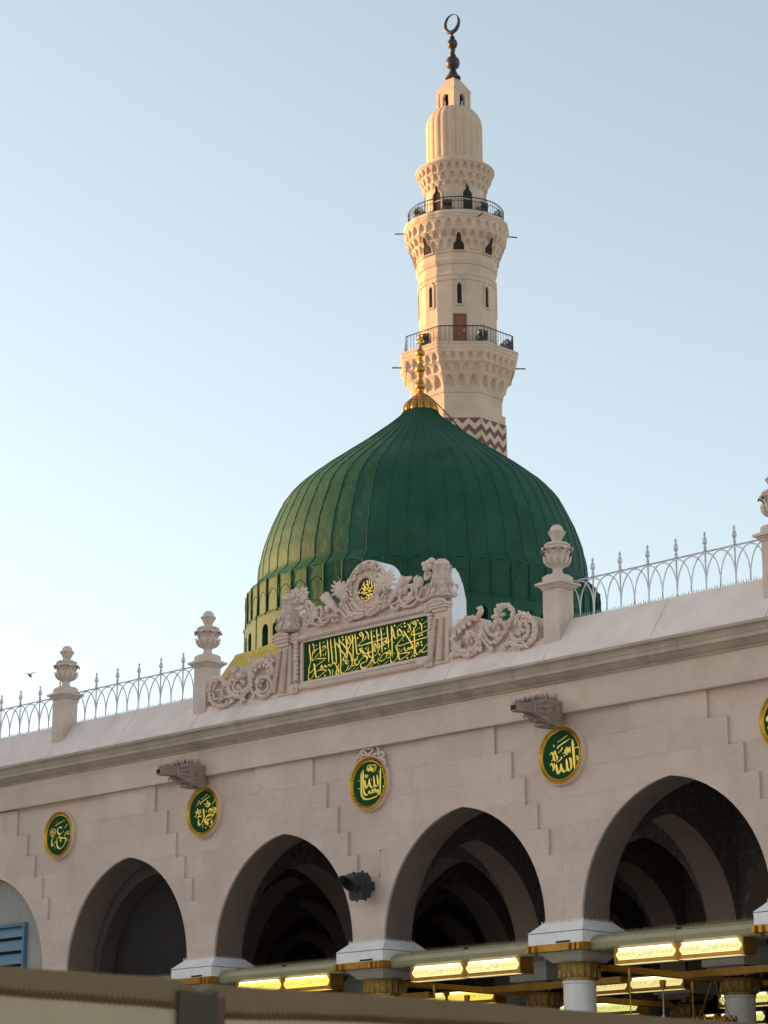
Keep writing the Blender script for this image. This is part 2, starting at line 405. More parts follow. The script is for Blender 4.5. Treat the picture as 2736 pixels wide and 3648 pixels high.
hall = empty('prayer_hall', (0, 0, 0))
tag(hall, 'pink limestone prayer hall with a row of pointed arches and a sloping parapet', 'mosque')
X0, X1 = PX(-6) - 0.6, PX(5) + 0.6
w = MB(); arch_wall(w, [AX(k) for k in KA], HALF, ZS, ZA, 9.35, 5.17, X0, X1, 0.0, 0.58)
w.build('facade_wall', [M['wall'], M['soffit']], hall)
LV = [(1.82, 6.52, 6.93), (1.60, 6.93, 7.33), (1.35, 7.33, 7.77), (1.08, 7.77, 8.20), (0.73, 8.20, 8.69)]
def surround(c):
    r = []
    for hw, z0, z1 in LV: r += [(hw, z0), (hw, z1)]
    r = [(BAY / 2 - .0015, 5.40), (BAY / 2 - .0015, 6.52)] + r
    A = [(-HALF, 5.40)] + arc_pts(HALF, ZS, ZA, 16) + [(HALF, 5.40)]
    left = [(-x, z) for x, z in r]
    poly = left + r[::-1] + A[::-1]
    return [(c + x, z) for x, z in poly]
for k in KA:
    m_ = MB(); m_.prism(surround(AX(k)), -0.045, 0.0); m_.build('arch_surround', M['wall'], hall)
# frieze, cornice, copings (long courses laid in stones)
m_ = MB()
xs = [X0 + (X1 - X0) * i / 12 for i in range(13)]
m_.box(X0, X1, -0.125, 0.0, 8.665, 9.20); m_.fn(tilt); m_.build('frieze', M['wall'], hall)
CORN = [(-0.125, 9.13), (-0.15, 9.145), (-0.16, 9.165), (-0.20, 9.185), (-0.255, 9.225), (-0.27, 9.235), (-0.275, 9.25), (-0.31, 9.255), (-0.31, 9.315), (-0.325, 9.33), (-0.335, 9.36), (-0.36, 9.395), (-0.395, 9.415), (-0.405, 9.425), (-0.405, 9.462), (0.0, 9.462), (0.0, 9.13)]
def extr_x(mb, prof, x0, x1):      # extrude a (y,z) outline along x
    n = len(prof)
    a = sum(prof[i][0] * prof[(i + 1) % n][1] - prof[(i + 1) % n][0] * prof[i][1] for i in range(n))
    if a < 0: prof = prof[::-1]
    vs = [(x0, y, z) for y, z in prof] + [(x1, y, z) for y, z in prof]
    fs = [tuple(range(n))[::-1], tuple(range(n, 2 * n))] + [(i, (i + 1) % n, n + (i + 1) % n, n + i) for i in range(n)]
    return mb.add(vs, fs)
m_ = MB(); random.seed(3)
x = X0
while x < X1 - 0.01:
    xe = min(x + 1.62, X1); extr_x(m_, [(y + random.uniform(-.003, .003), z) for y, z in CORN], x, xe - 0.006); x = xe
m_.fn(tilt); m_.build('cornice', M['cornice'], hall)
UP = [(-0.40, 9.466), (-0.385, 9.505), (0.09, 10.165), (0.44, 10.165), (0.44, 9.466)]
LOW = [(-0.40, 9.466), (-0.385, 9.505), (-0.17, 9.79), (0.44, 9.79), (0.44, 9.466)]
for k in range(-6, 5):
    for h in (0, 1):
        a = PX(k) + h * BAY / 2; b = a + BAY / 2
        low = (-1 <= k <= 0)
        m_ = MB(); extr_x(m_, LOW if low else UP, a + 0.006, b - 0.006); m_.fn(tilt)
        m_.build('coping_slab', M['coping'], hall)
m_ = MB(); m_.box(X0 - 20, X1 + 6, 0.58, 60, 9.25, 9.40); m_.build('roof', M['roof'], hall)
# imposts, bands and columns of the front row
def column_meshes(front):
    sh = MB(); sh.lathe([(0.30, 0.0), (0.33, 0.05), (0.33, 0.12), (0.27, 0.2), (0.255, 0.3), (0.25, 2.5), (0.245, 4.60), (0.262, 4.62), (0.262, 4.645), (0.245, 4.66)], n=36)
    flute = lambda a, t, r, z: 1 + 0.055 * abs(sin(a * 9)) * sin(pi * min(1, max(0, t)))
    ca = MB(); ca.lathe([(0.25, 4.655), (0.265, 4.665), (0.262, 4.69), (0.272, 4.70), (0.285, 4.78), (0.31, 4.86), (0.325, 4.885), (0.315, 4.90), (0.33, 4.915)], n=72, mod=flute)
    for i in range(18):
        a = 2 * pi * (i + .5) / 18
        for q in range(3):
            ca.ell((0.298 * sin(a), -0.298 * cos(a), 4.72 + 0.05 * q), (0.022, 0.022, 0.035), 6, 4)
    return sh, ca
for k in KP:
    px = PX(k)
    im = MB(); im.box(px - .535, px + .535, -.245, .825, 5.17, 5.335); im.build('impost_block', M['impost'], hall)
    im = MB()
    vs = [(px - .545, -.255, 5.345), (px + .545, -.255, 5.345), (px + .545, .835, 5.345), (px - .545, .835, 5.345), (px - .40, -.06, 5.505), (px + .40, -.06, 5.505), (px + .40, .64, 5.505), (px - .40, .64, 5.505)]
    im.add(vs, [(3, 2, 1, 0), (4, 5, 6, 7)] + [(i, (i + 1) % 4, 4 + (i + 1) % 4, 4 + i) for i in range(4)])
    im.build('impost_slope', M['impost'], hall)
    sp = MB()
    for i in range(17):
        xx = px - .40 + .05 * i; h = random.uniform(.035, .055)
        sp.add([(xx - .018, -.075, 5.50), (xx + .018, -.075, 5.50), (xx, -.085, 5.50 + h), (xx, -.06, 5.5)], [(0, 1, 2), (1, 3, 2), (3, 0, 2)])
    sp.build('bird_spikes', M['impost'], hall); sp = MB()
    for i in range(12):
        yy = -.02 + .055 * i; h = random.uniform(.035, .055)
        sp.add([(px + .40, yy - .018, 5.50), (px + .40, yy + .018, 5.50), (px + .415, yy, 5.50 + h), (px + .385, yy, 5.5)], [(0, 1, 2), (1, 3, 2), (3, 0, 2)])
    sp.build('bird_spikes', M['impost'], hall)
    bd = MB(); bd.box(px - .555, px + .555, -.265, .845, 5.065, 5.168); b_ = bd.build('brass_band', M['brass'], hall)
    cl = MB()
    for dx in (-.50, -.38, .30, .41, .50):
        cl = MB(); cl.cbox((px + dx, -.285, 5.12), (.032, .025, .04)); cl.cbox((px + dx, -.30, 5.105), (.024, .02, .045)); cl.build('brass_clip', M['brass'], b_)
    for dy in (0.0, .2, .4):
        cl = MB(); cl.cbox((px + .575, dy, 5.12), (.025, .03, .04)); cl.build('brass_clip', M['brass'], b_)
    sl = MB(); sl.box(px + .02, px + .30, -.256, -.244, 5.18, 5.205); sl.build('vent_slot', M['dark'], hall)
    ds = MB(); ds.frustum(px, .29, .285, .40, 4.92, 5.03); ds.box(px - .43, px + .43, -.14, .72, 5.03, 5.064); ds.build('dosseret', M['dosseret'], hall)
    sh, ca = column_meshes(True)
    so = sh.build('column', M['marble'], hall, smooth=35, loc=(px, .29, 0))
    ca.build('capital', M['capgold'], so, smooth=40)
# grey infill of the leftmost bay, dark infill of the second one
m_ = MB(); m_.box(AX(-3) - 1.78, AX(-3) + 1.78, .20, .30, 0, 7.5); m_.build('infill_wall', M['greywall'], hall)
m_ = MB(); m_.cur = 0
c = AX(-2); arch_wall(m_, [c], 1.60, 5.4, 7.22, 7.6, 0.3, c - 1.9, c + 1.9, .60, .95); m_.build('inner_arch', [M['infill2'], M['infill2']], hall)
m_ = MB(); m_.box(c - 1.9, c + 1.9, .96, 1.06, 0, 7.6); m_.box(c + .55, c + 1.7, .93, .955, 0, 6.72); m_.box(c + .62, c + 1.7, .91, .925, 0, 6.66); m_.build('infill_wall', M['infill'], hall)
m_ = MB(); m_.box(X0, X1, .75, 19.9, .004, .02); m_.build('carpet_floor', M['carpet'], hall)
# the arcades inside
ROW = 3.9
YR = lambda j: 0.29 + ROW * j
for j in range(1, 5):
    m_ = MB(); arch_wall(m_, [AX(k) for k in KA], HALF, ZS, ZA - .02, 9.2, 5.0, X0, X1, YR(j) - .29, YR(j) + .29)
    m_.build('inner_arcade', [M['ornament'], M['inner']], hall)
for k in KP:
    m_ = MB(); x0 = PX(k)
    arch_wall(m_, [YR(j) + ROW / 2 for j in range(0, 4)], 1.585, ZS, 7.34, 9.2, 5.0, .585, YR(4) - .3, -.29, .29, mapf=lambda u, v, z: (x0 - v, u, z))
    m_.build('cross_arcade', [M['ornament'], M['inner']], hall)
m_ = MB(); m_.box(X0, X1, .59, 22, 8.02, 8.12); m_.build('painted_ceiling', M['ornament'], hall)
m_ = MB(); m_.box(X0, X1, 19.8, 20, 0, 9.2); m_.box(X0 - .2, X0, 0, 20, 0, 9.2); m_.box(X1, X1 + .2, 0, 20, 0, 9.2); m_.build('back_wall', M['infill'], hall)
sh0, ca0 = column_meshes(False)
for q in range(8):                   # volutes
    a = pi / 4 + q * pi / 4
    if q % 2 == 0:
        for s_ in (-1, 1):
            cpt = (0.34 * sin(a) + s_ * .07 * cos(a), -0.34 * cos(a) + s_ * .07 * sin(a), 4.98)
            ca0.tube([Vector(cpt) + Vector((cos(a) * .055 * (1 - t / 14) * cos(t * .9), sin(a) * .055 * (1 - t / 14) * cos(t * .9), .055 * (1 - t / 14) * sin(t * .9))) for t in range(13)], .016, 6)
ca0.box(-.36, .36, -.36, .36, 5.03, 5.10)
csrc = None
for j in range(1, 5):
    for k in KP:
        if csrc is None:
            csrc = sh0.build('column', M['marble'], hall, smooth=35, loc=(PX(k), YR(j), 0)); ca0.build('capital', M['capgold'], csrc, smooth=40)
            o = csrc
        else:
            o = copy_tree(csrc, hall); o.location = (PX(k), YR(j), 0)
        im = MB(); im.box(PX(k) - .42, PX(k) + .42, YR(j) - .42, YR(j) + .42, 5.10, 5.32); im.frustum(PX(k), YR(j), .42, .33, 5.324, 5.48)
        im.build('impost_block', M['dosseret'], hall)

# louvred window in the leftmost bay
lw = empty('louvred_window', (-38.24, .2, 0)); tag(lw, 'blue grey louvred window set in the grey wall under the leftmost arch', 'window')
m_ = MB(); x0, x1, z0, z1 = -.95, .89, 4.6, 6.56
for a in ((x0, x0 + .06, z0, z1), (x1 - .06, x1, z0, z1), (x0 + .06, x1 - .06, z1 - .06, z1), (x0 + .06, x1 - .06, z0, z0 + .06)): m_.box(a[0], a[1], -.09, 0, a[2], a[3])
m_.build('frame', M['louver'], lw)
m_ = MB(); zz = z1 - .06
while zz > z0 + .2:
    m_.add([(x0 + .06, -.012, zz), (x1 - .06, -.012, zz), (x1 - .06, -.075, zz - .2), (x0 + .06, -.075, zz - .2), (x0 + .06, -.002, zz), (x1 - .06, -.002, zz), (x1 - .06, -.06, zz - .205), (x0 + .06, -.06, zz - .205)], [(3, 2, 1, 0), (4, 5, 6, 7), (0, 1, 5, 4), (2, 3, 7, 6), (0, 4, 7, 3), (1, 2, 6, 5)])
    zz -= .255
m_.build('slats', M['louver'], lw)
m_ = MB(); m_.box(x0 + .06, x1 - .06, -.003, 0, z0 + .06, z1 - .06); m_.build('opening', M['dark'], lw)

# ------------------------------------------------------------------ parapet piers with urns
def pier_parts(root):
    m_ = MB(); m_.box(-.165, .165, -.17, .17, 9.68, 10.625); m_.build('shaft', M['pier'], root)
    m_ = MB(); m_.box(-.185, .185, -.19, .19, 10.628, 10.65); m_.frustum(0, 0, .195, .235, 10.652, 10.69); m_.box(-.255, .255, -.255, .255, 10.693, 10.728); m_.frustum(0, 0, .24, .185, 10.731, 10.76)
    m_.build('cap', M['pier'], root)
    m_ = MB(); m_.box(-.170, .170, -.170, .170, 10.762, 10.835); m_.frustum(0, 0, .165, .125, 10.838, 10.875); m_.build('plinth', M['urn'], root)
    u = MB()
    leaf = lambda a, t, r, z: 1 + (.05 * abs(cos(a * 6)) if 11.0 < z < 11.13 else (.055 * abs(sin(a * 8)) if 11.13 <= z < 11.30 else (.05 * abs(sin(a * 6)) if 11.40 < z < 11.60 else .035 * cos(a * 8) if 11.3 <= z < 11.4 else 0)))
    prof = [(.105, 10.87), (.105, 10.885), (.078, 10.91), (.072, 10.95), (.085, 10.98), (.13, 11.01), (.168, 11.05), (.188, 11.10), (.186, 11.135), (.16, 11.14), (.156, 11.17), (.165, 11.22), (.19, 11.255), (.228, 11.27), (.236, 11.282), (.222, 11.295), (.19, 11.31), (.178, 11.325), (.196, 11.335), (.196, 11.36), (.165, 11.378), (.10, 11.395), (.07, 11.42), (.076, 11.45), (.10, 11.50), (.118, 11.54), (.136, 11.555), (.134, 11.565), (.108, 11.572), (.102, 11.60), (.088, 11.64), (.055, 11.672), (.0, 11.682)]
    u.lathe(prof, n=72, mod=leaf, capt=False)
    for i in range(12):
        a = 2 * pi * i / 12
        u.tube([(r * sin(a), -r * cos(a), z) for r, z in ((.10, 10.995), (.168, 11.04), (.202, 11.09), (.21, 11.135), (.232, 11.165))], [.012, .034, .040, .032, .008], 6, .5, (sin(a), -cos(a), 0))
    for i in range(8):
        a = 2 * pi * (i + .5) / 8
        u.tube([(r * sin(a), -r * cos(a), z) for r, z in ((.16, 11.15), (.178, 11.20), (.205, 11.25), (.252, 11.276), (.262, 11.245))], [.022, .034, .042, .048, .014], 6, .35, (sin(a), -cos(a), 0))
        u.tube([(r * sin(a), -r * cos(a), z) for r, z in ((.07, 11.43), (.09, 11.48), (.118, 11.53), (.142, 11.555))], [.012, .02, .024, .014], 6, .4, (sin(a), -cos(a), 0))
    u.build('urn', M['urn'], root, smooth=50)
def put_pier(k, label, first=None):
    if first is None:
        r = empty('parapet_pier', (PX(k), -.02, ZT(PX(k)))); pier_parts(r)
    else:
        r = copy_tree(first); r.location = (PX(k), -.02, ZT(PX(k)))
    tag(r, label, 'pier', 'urn topped piers along the parapet'); return r
p0 = put_pier(0 + 1, 'square stone pier with urn, right of the carved crest, in front of the green dome')
put_pier(-1, 'square stone pier with urn, left of the carved crest, beside the yellow lit dome skirt', p0)
put_pier(-2, 'square stone pier with urn standing against plain sky between two railings at far left', p0)
put_pier(2, 'square stone pier with urn cut off by the right edge of the photo', p0)

# ------------------------------------------------------------------ railings
def railing(xa, xb, n, x_off, label):
    """hooped steel railing; n uprights from the left"""
    r = empty('roof_railing', ((xa + xb) / 2, .13, 10.165)); tag(r, label, 'railing', 'hooped steel railings between the parapet piers')
    cx = (xa + xb) / 2; cz = 10.165
    zz = lambda x: ZT(x)
    L = xb - xa; md = x_off[1]
    m_ = MB(); m_.tube([(xa - cx, 0, .60 + zz(xa)), (xb - cx, 0, .60 + zz(xb))], .014, 8); m_.build('top_rail', M['steel'], r)
    ups = [x_off[0] + i * md for i in range(n)]
    hp = MB()
    centers = []
    i = -2
    while x_off[0] + i * md / 2 < xb + .01:
        c_ = x_off[0] + i * md / 2; centers.append(c_); i += 1
    for c_ in centers:
        pts = []
        for q in range(0, 25):
            a = pi * q / 24
            xx = c_ - md / 2 * cos(a) * (1.0); z_ = .55 * (sin(a) ** .82) + .03
            if xa - .0 <= xx <= xb: pts.append((xx - cx, 0.006 if (round((c_ - x_off[0]) / (md / 2)) % 2) else -.006, z_ + zz(c_)))
        if len(pts) > 2: hp.tube(pts, .0115, 6)
    hp.build('hoops', M['steel'], r, smooth=60)
    for u_ in ups:
        m_ = MB(); m_.lathe([(.012, .0), (.012, .60), (.016, .605), (.028, .615), (.028, .635), (.014, .65), (.024, .665), (.024, .68), (.012, .69), (.02, .71), (.036, .735), (.040, .755), (.032, .79), (.016, .83), (.011, .85), (.022, .865), (.022, .875), (.008, .90), (.002, .915)], n=12)
        m_.build('upright', M['steel'], r, smooth=40, loc=(u_ - cx, 0, zz(u_)))
    sp = MB(); x = xa + .02
    while x < xb - .02:
        h = random.uniform(.045, .075)
        sp.add([(x - cx - .016, -.012, zz(x)), (x - cx + .016, -.012, zz(x)), (x - cx + random.uniform(-.01, .01), -.03, h + zz(x)), (x - cx, .01, zz(x))], [(0, 1, 2), (1, 3, 2), (3, 0, 2)])
        x += .048
    sp.build('spike_strip', M['steel'], r)
    return r
railing(PX(1) + .17, PX(2) - .17, 6, (-23.02, .543), 'silver hooped railing with small finials to the right of the green dome')
railing(PX(-2) + .17, PX(-1) - .17, 6, (-36.03 + .64, .64), 'silver hooped railing between the two left parapet piers, left of the dome')
railing(PX(-3) + .17, PX(-2) - .17, 6, (-39.72, .637), 'silver hooped railing running out of the left edge of the photo')

# ------------------------------------------------------------------ waterspouts
def spout(k, label):
    r = empty('stone_waterspout', (PX(k), 0, 8.66 + ZT(PX(k)))); tag(r, label, 'waterspout', 'carved stone waterspouts under the cornice')
    m_ = MB(); m_.box(-.125, .125, -.44, -.126, -.20, .19)
    m_.box(-.14, .14, -.30, -.126, -.215, -.20); m_.box(-.14, .14, -.31, -.285, -.20, .19)
    for q in range(4):
        for s_ in (-1, 1):
            m_.tube([(s_ * .128, -.16 - .02 * cos(t), -.13 + .085 * q + .028 * sin(t)) for t in [i * .7 for i in range(8)]], .013, 6, 1, (1, 0, 0))
    for q in range(5):
        m_.ell((.128, -.37, -.15 + .075 * q), (.022, .04, .028), 8, 6); m_.ell((-.128, -.37, -.15 + .075 * q), (.022, .04, .028), 8, 6)
    m_.build('bracket_block', M['spout'], r, smooth=40)
    secs = [(-.44, .125, -.20, .19), (-.52, .125, -.18, .18), (-.60, .115, -.13, .165), (-.68, .095, -.09, .14), (-.74, .085, -.075, .12), (-.80, .09, -.07, .10), (-.92, .082, -.075, .075), (-1.02, .078, -.085, .055), (-1.08, .065, -.075, .03)]
    rows = []
    for y, hw, zb, zt in secs:
        zc = (zb + zt) / 2; hh = (zt - zb) / 2
        rows.append([(hw * max(-1, min(1, 1.25 * cos(a))), y, zc + hh * max(-1, min(1, 1.25 * sin(a)))) for a in [2 * pi * i / 16 for i in range(16)]])
    m_ = MB(); m_.grid(rows, flip=False); m_.add(rows[-1], [tuple(range(16))])
    for s_ in (-1, 1):
        for q in range(4):
            m_.tube([(s_ * .122, -.45, .15 - .095 * q), (s_ * .138, -.53, .14 - .09 * q), (s_ * .128, -.60, .11 - .07 * q), (s_ * .10, -.68, .07 - .045 * q)], [.026, .033, .022, .010], 8, .6, (1, 0, 0))
        m_.tube([(s_ * .10, -.72, .10), (s_ * .105, -.73, .03), (s_ * .10, -.72, -.06)], .024, 8)
        m_.ell((s_ * .07, -.74, .085), (.03, .035, .03)); m_.ell((s_ * .068, -.76, .0), (.028, .035, .03))
    # curled lower leaf and jaw
    m_.tube([(0, -.58, -.15), (0, -.70, -.13), (0, -.80, -.10), (0, -.86, -.13), (0, -.82, -.165)], [.05, .05, .04, .03, .02], 8, .4, (0, 0, 1))
    for y in (-.36, -.44, -.52): m_.ell((0, y, -.215), (.1, .05, .035))
    for q in range(5): m_.tube([(0, -.62 + .05 * q, -.14 + .012 * q), (0, -.64 + .05 * q, -.19 + .015 * q)], [.05, .02], 6)
    m_.build('carved_head', M['spout'], r, smooth=50)
    m_ = MB(); m_.cbox((0, -1.075, -.02), (.05, .012, .035)); m_.build('spout_mouth', M['dark'], r)
    sp = MB(); random.seed(k + 40)
    for i in range(240):
        y = -random.uniform(.16, 1.06); t = max(0, (-y - .45) / .6); zt = .19 - .14 * t
        x = random.uniform(-.12, .12) * (1 - .4 * t); h = random.uniform(.05, .13) * (1 - .45 * t)
        a = Vector((x, y, zt - .01)); b = a + Vector((random.uniform(-.05, .05), random.uniform(-.04, .04), h))
        sp.tube([a, b], [.0028, .0012], 3)
    sp.build('bird_spikes', M['iron'], r)
    return r
spout(1, 'grey carved waterspout with bird spikes above the plaque between the two right arches')
spout(-1, 'grey carved waterspout with bird spikes on the left, below the left crest pier')

def rel(mb, loc):
    mb.v = [(x - loc[0], y - loc[1], z - loc[2]) for x, y, z in mb.v]; return mb
MPX = 0.00425           # metres per photo pixel on the facade, across the line of sight
def stroke(mb, reg, pts, Y, wmax=42, wmin=16, nib=45, n=6, closed=False, taper=True, flat=.25, fs=None):
    """one brush stroke traced from the photo, laid in relief on the plane y = Y"""
    sm = spline([(p[0], p[1], 0) for p in pts], n, closed)
    P = []; R = []; m = len(sm)
    for i, p in enumerate(sm):
        a = sm[max(i - 1, 0)]; b = sm[min(i + 1, m - 1)]; d = b - a
        if d.length < 1e-6: d = Vector((0, 1, 0))
        an = atan2(-d.y, d.x)
        wd = wmin + (wmax - wmin) * abs(sin(an - RAD(nib)))
        nx, ny = -d.y / d.length, d.x / d.length
        r = .5 * wd * reg[2] * MPX * hypot(nx / .70, ny)
        if taper:
            e = min(i, m - 1 - i) / 3.0
            r *= min(1, .45 + .55 * e)
        X, Z = onY(reg[0] + p.x * reg[2], reg[1] + p.y * reg[2], Y)
        P.append((X, Y, Z)); R.append(max(r, .002))
    mb.tube(P, R, 6, flat, (0, -1, 0))
def dot(mb, reg, x, y, Y, w=34):
    X, Z = onY(reg[0] + x * reg[2], reg[1] + y * reg[2], Y); h = w * .62 * reg[2] * MPX
    mb.prism([(X - h / .75, Z), (X, Z - h * 1.05), (X + h / .75, Z), (X, Z + h * 1.05)], Y - .008, Y + .004)

# ------------------------------------------------------------------ round plaques
def plaque(px, label, strokes, dots, reg, wmax, crown=False, ribbed=False, pz=8.05):
    loc = (px, 0, pz)
    r = empty('round_plaque', loc); tag(r, label, 'plaque', 'round calligraphy plaques on the facade')
    def ring(prof, n=64):
        m_ = MB(); rows = []
        for rr, y in prof: rows.append([(rr * sin(2 * pi * i / n), y, -rr * cos(2 * pi * i / n)) for i in range(n)])
        m_.grid(rows); return m_
    ring([(.461, -.0005), (.461, -.068), (.456, -.078), (.447, -.082), (.438, -.076)]).build('stone_rim', M['carve'], r, smooth=40)
    m_ = ring([(.444, -.074), (.439, -.090), (.430, -.096), (.420, -.093), (.408, -.078), (.394, -.062), (.384, -.058), (.379, -.068), (.368, -.070), (.362, -.054)], 96)
    if ribbed:
        for i in range(40):
            a = 2 * pi * i / 40
            m_.tube([(.435 * sin(a), -.088, -.435 * cos(a)), (.41 * sin(a + .06), -.086, -.41 * cos(a + .06)), (.385 * sin(a + .1), -.066, -.385 * cos(a + .1))], .011, 5)
    m_.build('gilt_ring', M['gold'], r, smooth=50)
    m_ = MB(); m_.add([(.364 * sin(2 * pi * i / 64), -.060, -.364 * cos(2 * pi * i / 64)) for i in range(64)], [tuple(range(64))]); di = m_.build('green_disc', M['green'], r)
    t = MB()
    for s_ in strokes:
        if isinstance(s_, dict): stroke(t, reg, s_['p'], -.062, s_.get('w', wmax), s_.get('t', wmax * .25))
        else: stroke(t, reg, s_, -.062, wmax, wmax * .25)
    for d_ in dots: dot(t, reg, d_[0], d_[1], -.062, d_[2] if len(d_) > 2 else wmax * .8)
    rel(t, loc).build('lettering', M['letter'], di, smooth=60)
    if crown:
        c_ = MB()
        q = lambda x, y: (lambda a: (a[0], -.075, a[1]))(onY(1150 + x * .21097, 2600 + y * .21097, -.06))
        for pts, rr in (([(690, 300), (760, 325), (830, 300)], .022), ([(690, 330), (740, 400), (795, 455)], .02), ([(840, 310), (850, 350), (810, 400), (795, 455)], .02), ([(640, 430), (655, 370), (690, 345), (670, 420), (720, 430), (790, 400)], .018), ([(930, 300), (950, 340), (935, 400), (870, 420), (840, 450)], .02), ([(620, 430), (610, 480), (570, 480), (560, 560), (590, 540)], .02), ([(985, 400), (1010, 380), (1045, 430), (1000, 470), (1050, 520), (1070, 590), (1040, 570)], .022), ([(960, 360), (960, 450), (1000, 500)], .018), ([(640, 440), (660, 500), (600, 560)], .016)):
            c_.tube(spline([q(*p) for p in pts], 5), rr, 6, .9)
        rel(c_, loc).build('carved_crown', M['carve'], r, smooth=60)
    return r
RM4 = (1850, 2450, .2411)
plaque(PX(1) + .03, 'round green plaque with gilt ring and gold script under the right waterspout', [
    [(782, 765), (795, 880), (808, 1050), (816, 1195)], [(545, 1130), (558, 1220), (585, 1265), (612, 1200), (618, 1120)],
    [(615, 1125), (625, 1200), (670, 1240), (705, 1180), (695, 1050)], [(705, 1170), (728, 1222), (765, 1190), (762, 1090), (742, 1030)],
    {'p': [(565, 808), (710, 705)], 'w': 20, 't': 18}, {'p': [(570, 905), (580, 870), (748, 750)], 'w': 20, 't': 18}, {'p': [(575, 968), (632, 905), (622, 882)], 'w': 18, 't': 14},
    {'p': [(550, 1110), (625, 1045), (612, 1022)], 'w': 18, 't': 14}, {'p': [(448, 1000), (480, 960), (505, 1000), (525, 935), (545, 1000), (575, 1030)], 'w': 22, 't': 10}, {'p': [(470, 1085), (500, 1060), (505, 970), (520, 1070), (560, 1060), (540, 1020)], 'w': 22, 't': 10},
    {'p': [(455, 1160), (478, 1120), (505, 1190), (495, 1225), (520, 1190), (515, 1110)], 'w': 20, 't': 10}, {'p': [(640, 970), (680, 950), (700, 880), (715, 960), (740, 880), (755, 965)], 'w': 22, 't': 10}, {'p': [(665, 915), (700, 985), (730, 940), (758, 870)], 'w': 20, 't': 10},
    {'p': [(818, 900), (845, 880), (870, 882), (858, 870)], 'w': 16, 't': 9}, {'p': [(835, 1075), (860, 1050), (848, 1005), (880, 1050), (890, 1000)], 'w': 18, 't': 9}, {'p': [(655, 1000), (668, 1010), (680, 990)], 'w': 14, 't': 9}, {'p': [(505, 845), (515, 865), (500, 880)], 'w': 14, 't': 9}],
    [], RM4, 38, pz=8.01)
RMM = (1150, 2600, .21097)
plaque(PX(0) + .025, 'round green plaque with ribbed gilt ring and a carved stone crown on top', [
    [(972, 655), (970, 800), (966, 950), (968, 1100)], [(650, 720), (650, 900), (652, 1080), (690, 1160), (770, 1172), (870, 1140), (935, 1095), (930, 1030), (905, 1020), (900, 1070)],
    [(680, 680), (682, 850), (690, 1030), (720, 1100), (765, 1085), (785, 1025)], [(780, 1025), (800, 1070), (830, 1060), (838, 1010), (850, 1060), (882, 1035), (868, 985)],
    [(712, 850), (716, 930), (740, 985), (770, 920), (790, 820)], [(785, 840), (795, 930), (830, 972), (868, 930), (856, 775)], [(868, 925), (900, 955), (930, 920), (914, 755)],
    {'p': [(740, 690), (760, 610), (800, 600), (890, 600), (885, 680), (830, 720)], 'w': 18, 't': 9}, {'p': [(745, 650), (780, 700), (800, 620), (830, 700), (870, 620)], 'w': 22, 't': 10}, {'p': [(760, 640), (800, 690), (820, 640), (860, 690)], 'w': 18, 't': 10},
    {'p': [(1010, 802), (1040, 790)], 'w': 18, 't': 14}, {'p': [(1010, 940), (1022, 965), (1038, 930)], 'w': 14, 't': 9}, {'p': [(588, 872), (635, 850)], 'w': 16, 't': 14}, {'p': [(595, 985), (605, 1000), (620, 990)], 'w': 14, 't': 10}, {'p': [(930, 680), (938, 720)], 'w': 12, 't': 10}, {'p': [(825, 820), (830, 860)], 'w': 12, 't': 10}],
    [(728, 775, 36), (757, 775, 36), (742, 798, 40)], RMM, 38, crown=True, ribbed=True, pz=8.065)
RM2 = (550, 2650, .18083)
plaque(PX(-1) + .02, 'round green plaque with gilt ring and gold script under the left waterspout', [
    [(962, 1275), (975, 1400), (962, 1500), (905, 1600), (868, 1575), (872, 1480)], [(990, 1480), (1060, 1420), (1165, 1400), (1100, 1475), (1010, 1500)],
    [(1070, 1345), (1085, 1290), (1122, 1300), (1115, 1350), (1040, 1420), (985, 1500)], [(985, 1480), (1010, 1550), (1060, 1592), (1035, 1540), (1090, 1490)],
    {'p': [(920, 1100), (1050, 990)], 'w': 20, 't': 18}, {'p': [(908, 1200), (920, 1160), (1105, 1020)], 'w': 20, 't': 18}, {'p': [(830, 1225), (880, 1150), (872, 1115)], 'w': 18, 't': 14}, {'p': [(845, 1155), (862, 1140)], 'w': 14, 't': 12}, {'p': [(1130, 1200), (1192, 1105), (1182, 1085)], 'w': 18, 't': 14},
    {'p': [(975, 1185), (1030, 1180), (1045, 1120), (1062, 1240), (1080, 1180), (1110, 1190)], 'w': 26, 't': 12}, {'p': [(1000, 1210), (1040, 1240), (1070, 1150), (1100, 1225)], 'w': 22, 't': 12},
    {'p': [(790, 1440), (830, 1400), (850, 1280), (870, 1380), (930, 1340)], 'w': 26, 't': 12}, {'p': [(800, 1340), (850, 1370), (905, 1300), (880, 1430), (820, 1460)], 'w': 24, 't': 12}, {'p': [(830, 1460), (870, 1430), (915, 1440), (925, 1400)], 'w': 24, 't': 12},
    {'p': [(1150, 1235), (1165, 1340), (1200, 1330), (1190, 1250), (1250, 1330)], 'w': 26, 't': 12}, {'p': [(1180, 1300), (1230, 1270), (1240, 1220)], 'w': 24, 't': 12}, {'p': [(1160, 1380), (1200, 1350), (1250, 1345)], 'w': 24, 't': 12},
    {'p': [(1090, 1610), (1110, 1630), (1140, 1560), (1115, 1530), (1150, 1480)], 'w': 24, 't': 11}, {'p': [(1105, 1570), (1140, 1540), (1130, 1500)], 'w': 22, 't': 11}, {'p': [(950, 1670), (955, 1600), (968, 1580)], 'w': 14, 't': 10}, {'p': [(1030, 1650), (1008, 1665), (1012, 1635)], 'w': 14, 't': 10}],
    [(1028, 1325, 26)], RM2, 50, pz=8.06)
RM1 = (130, 2870, .09042)
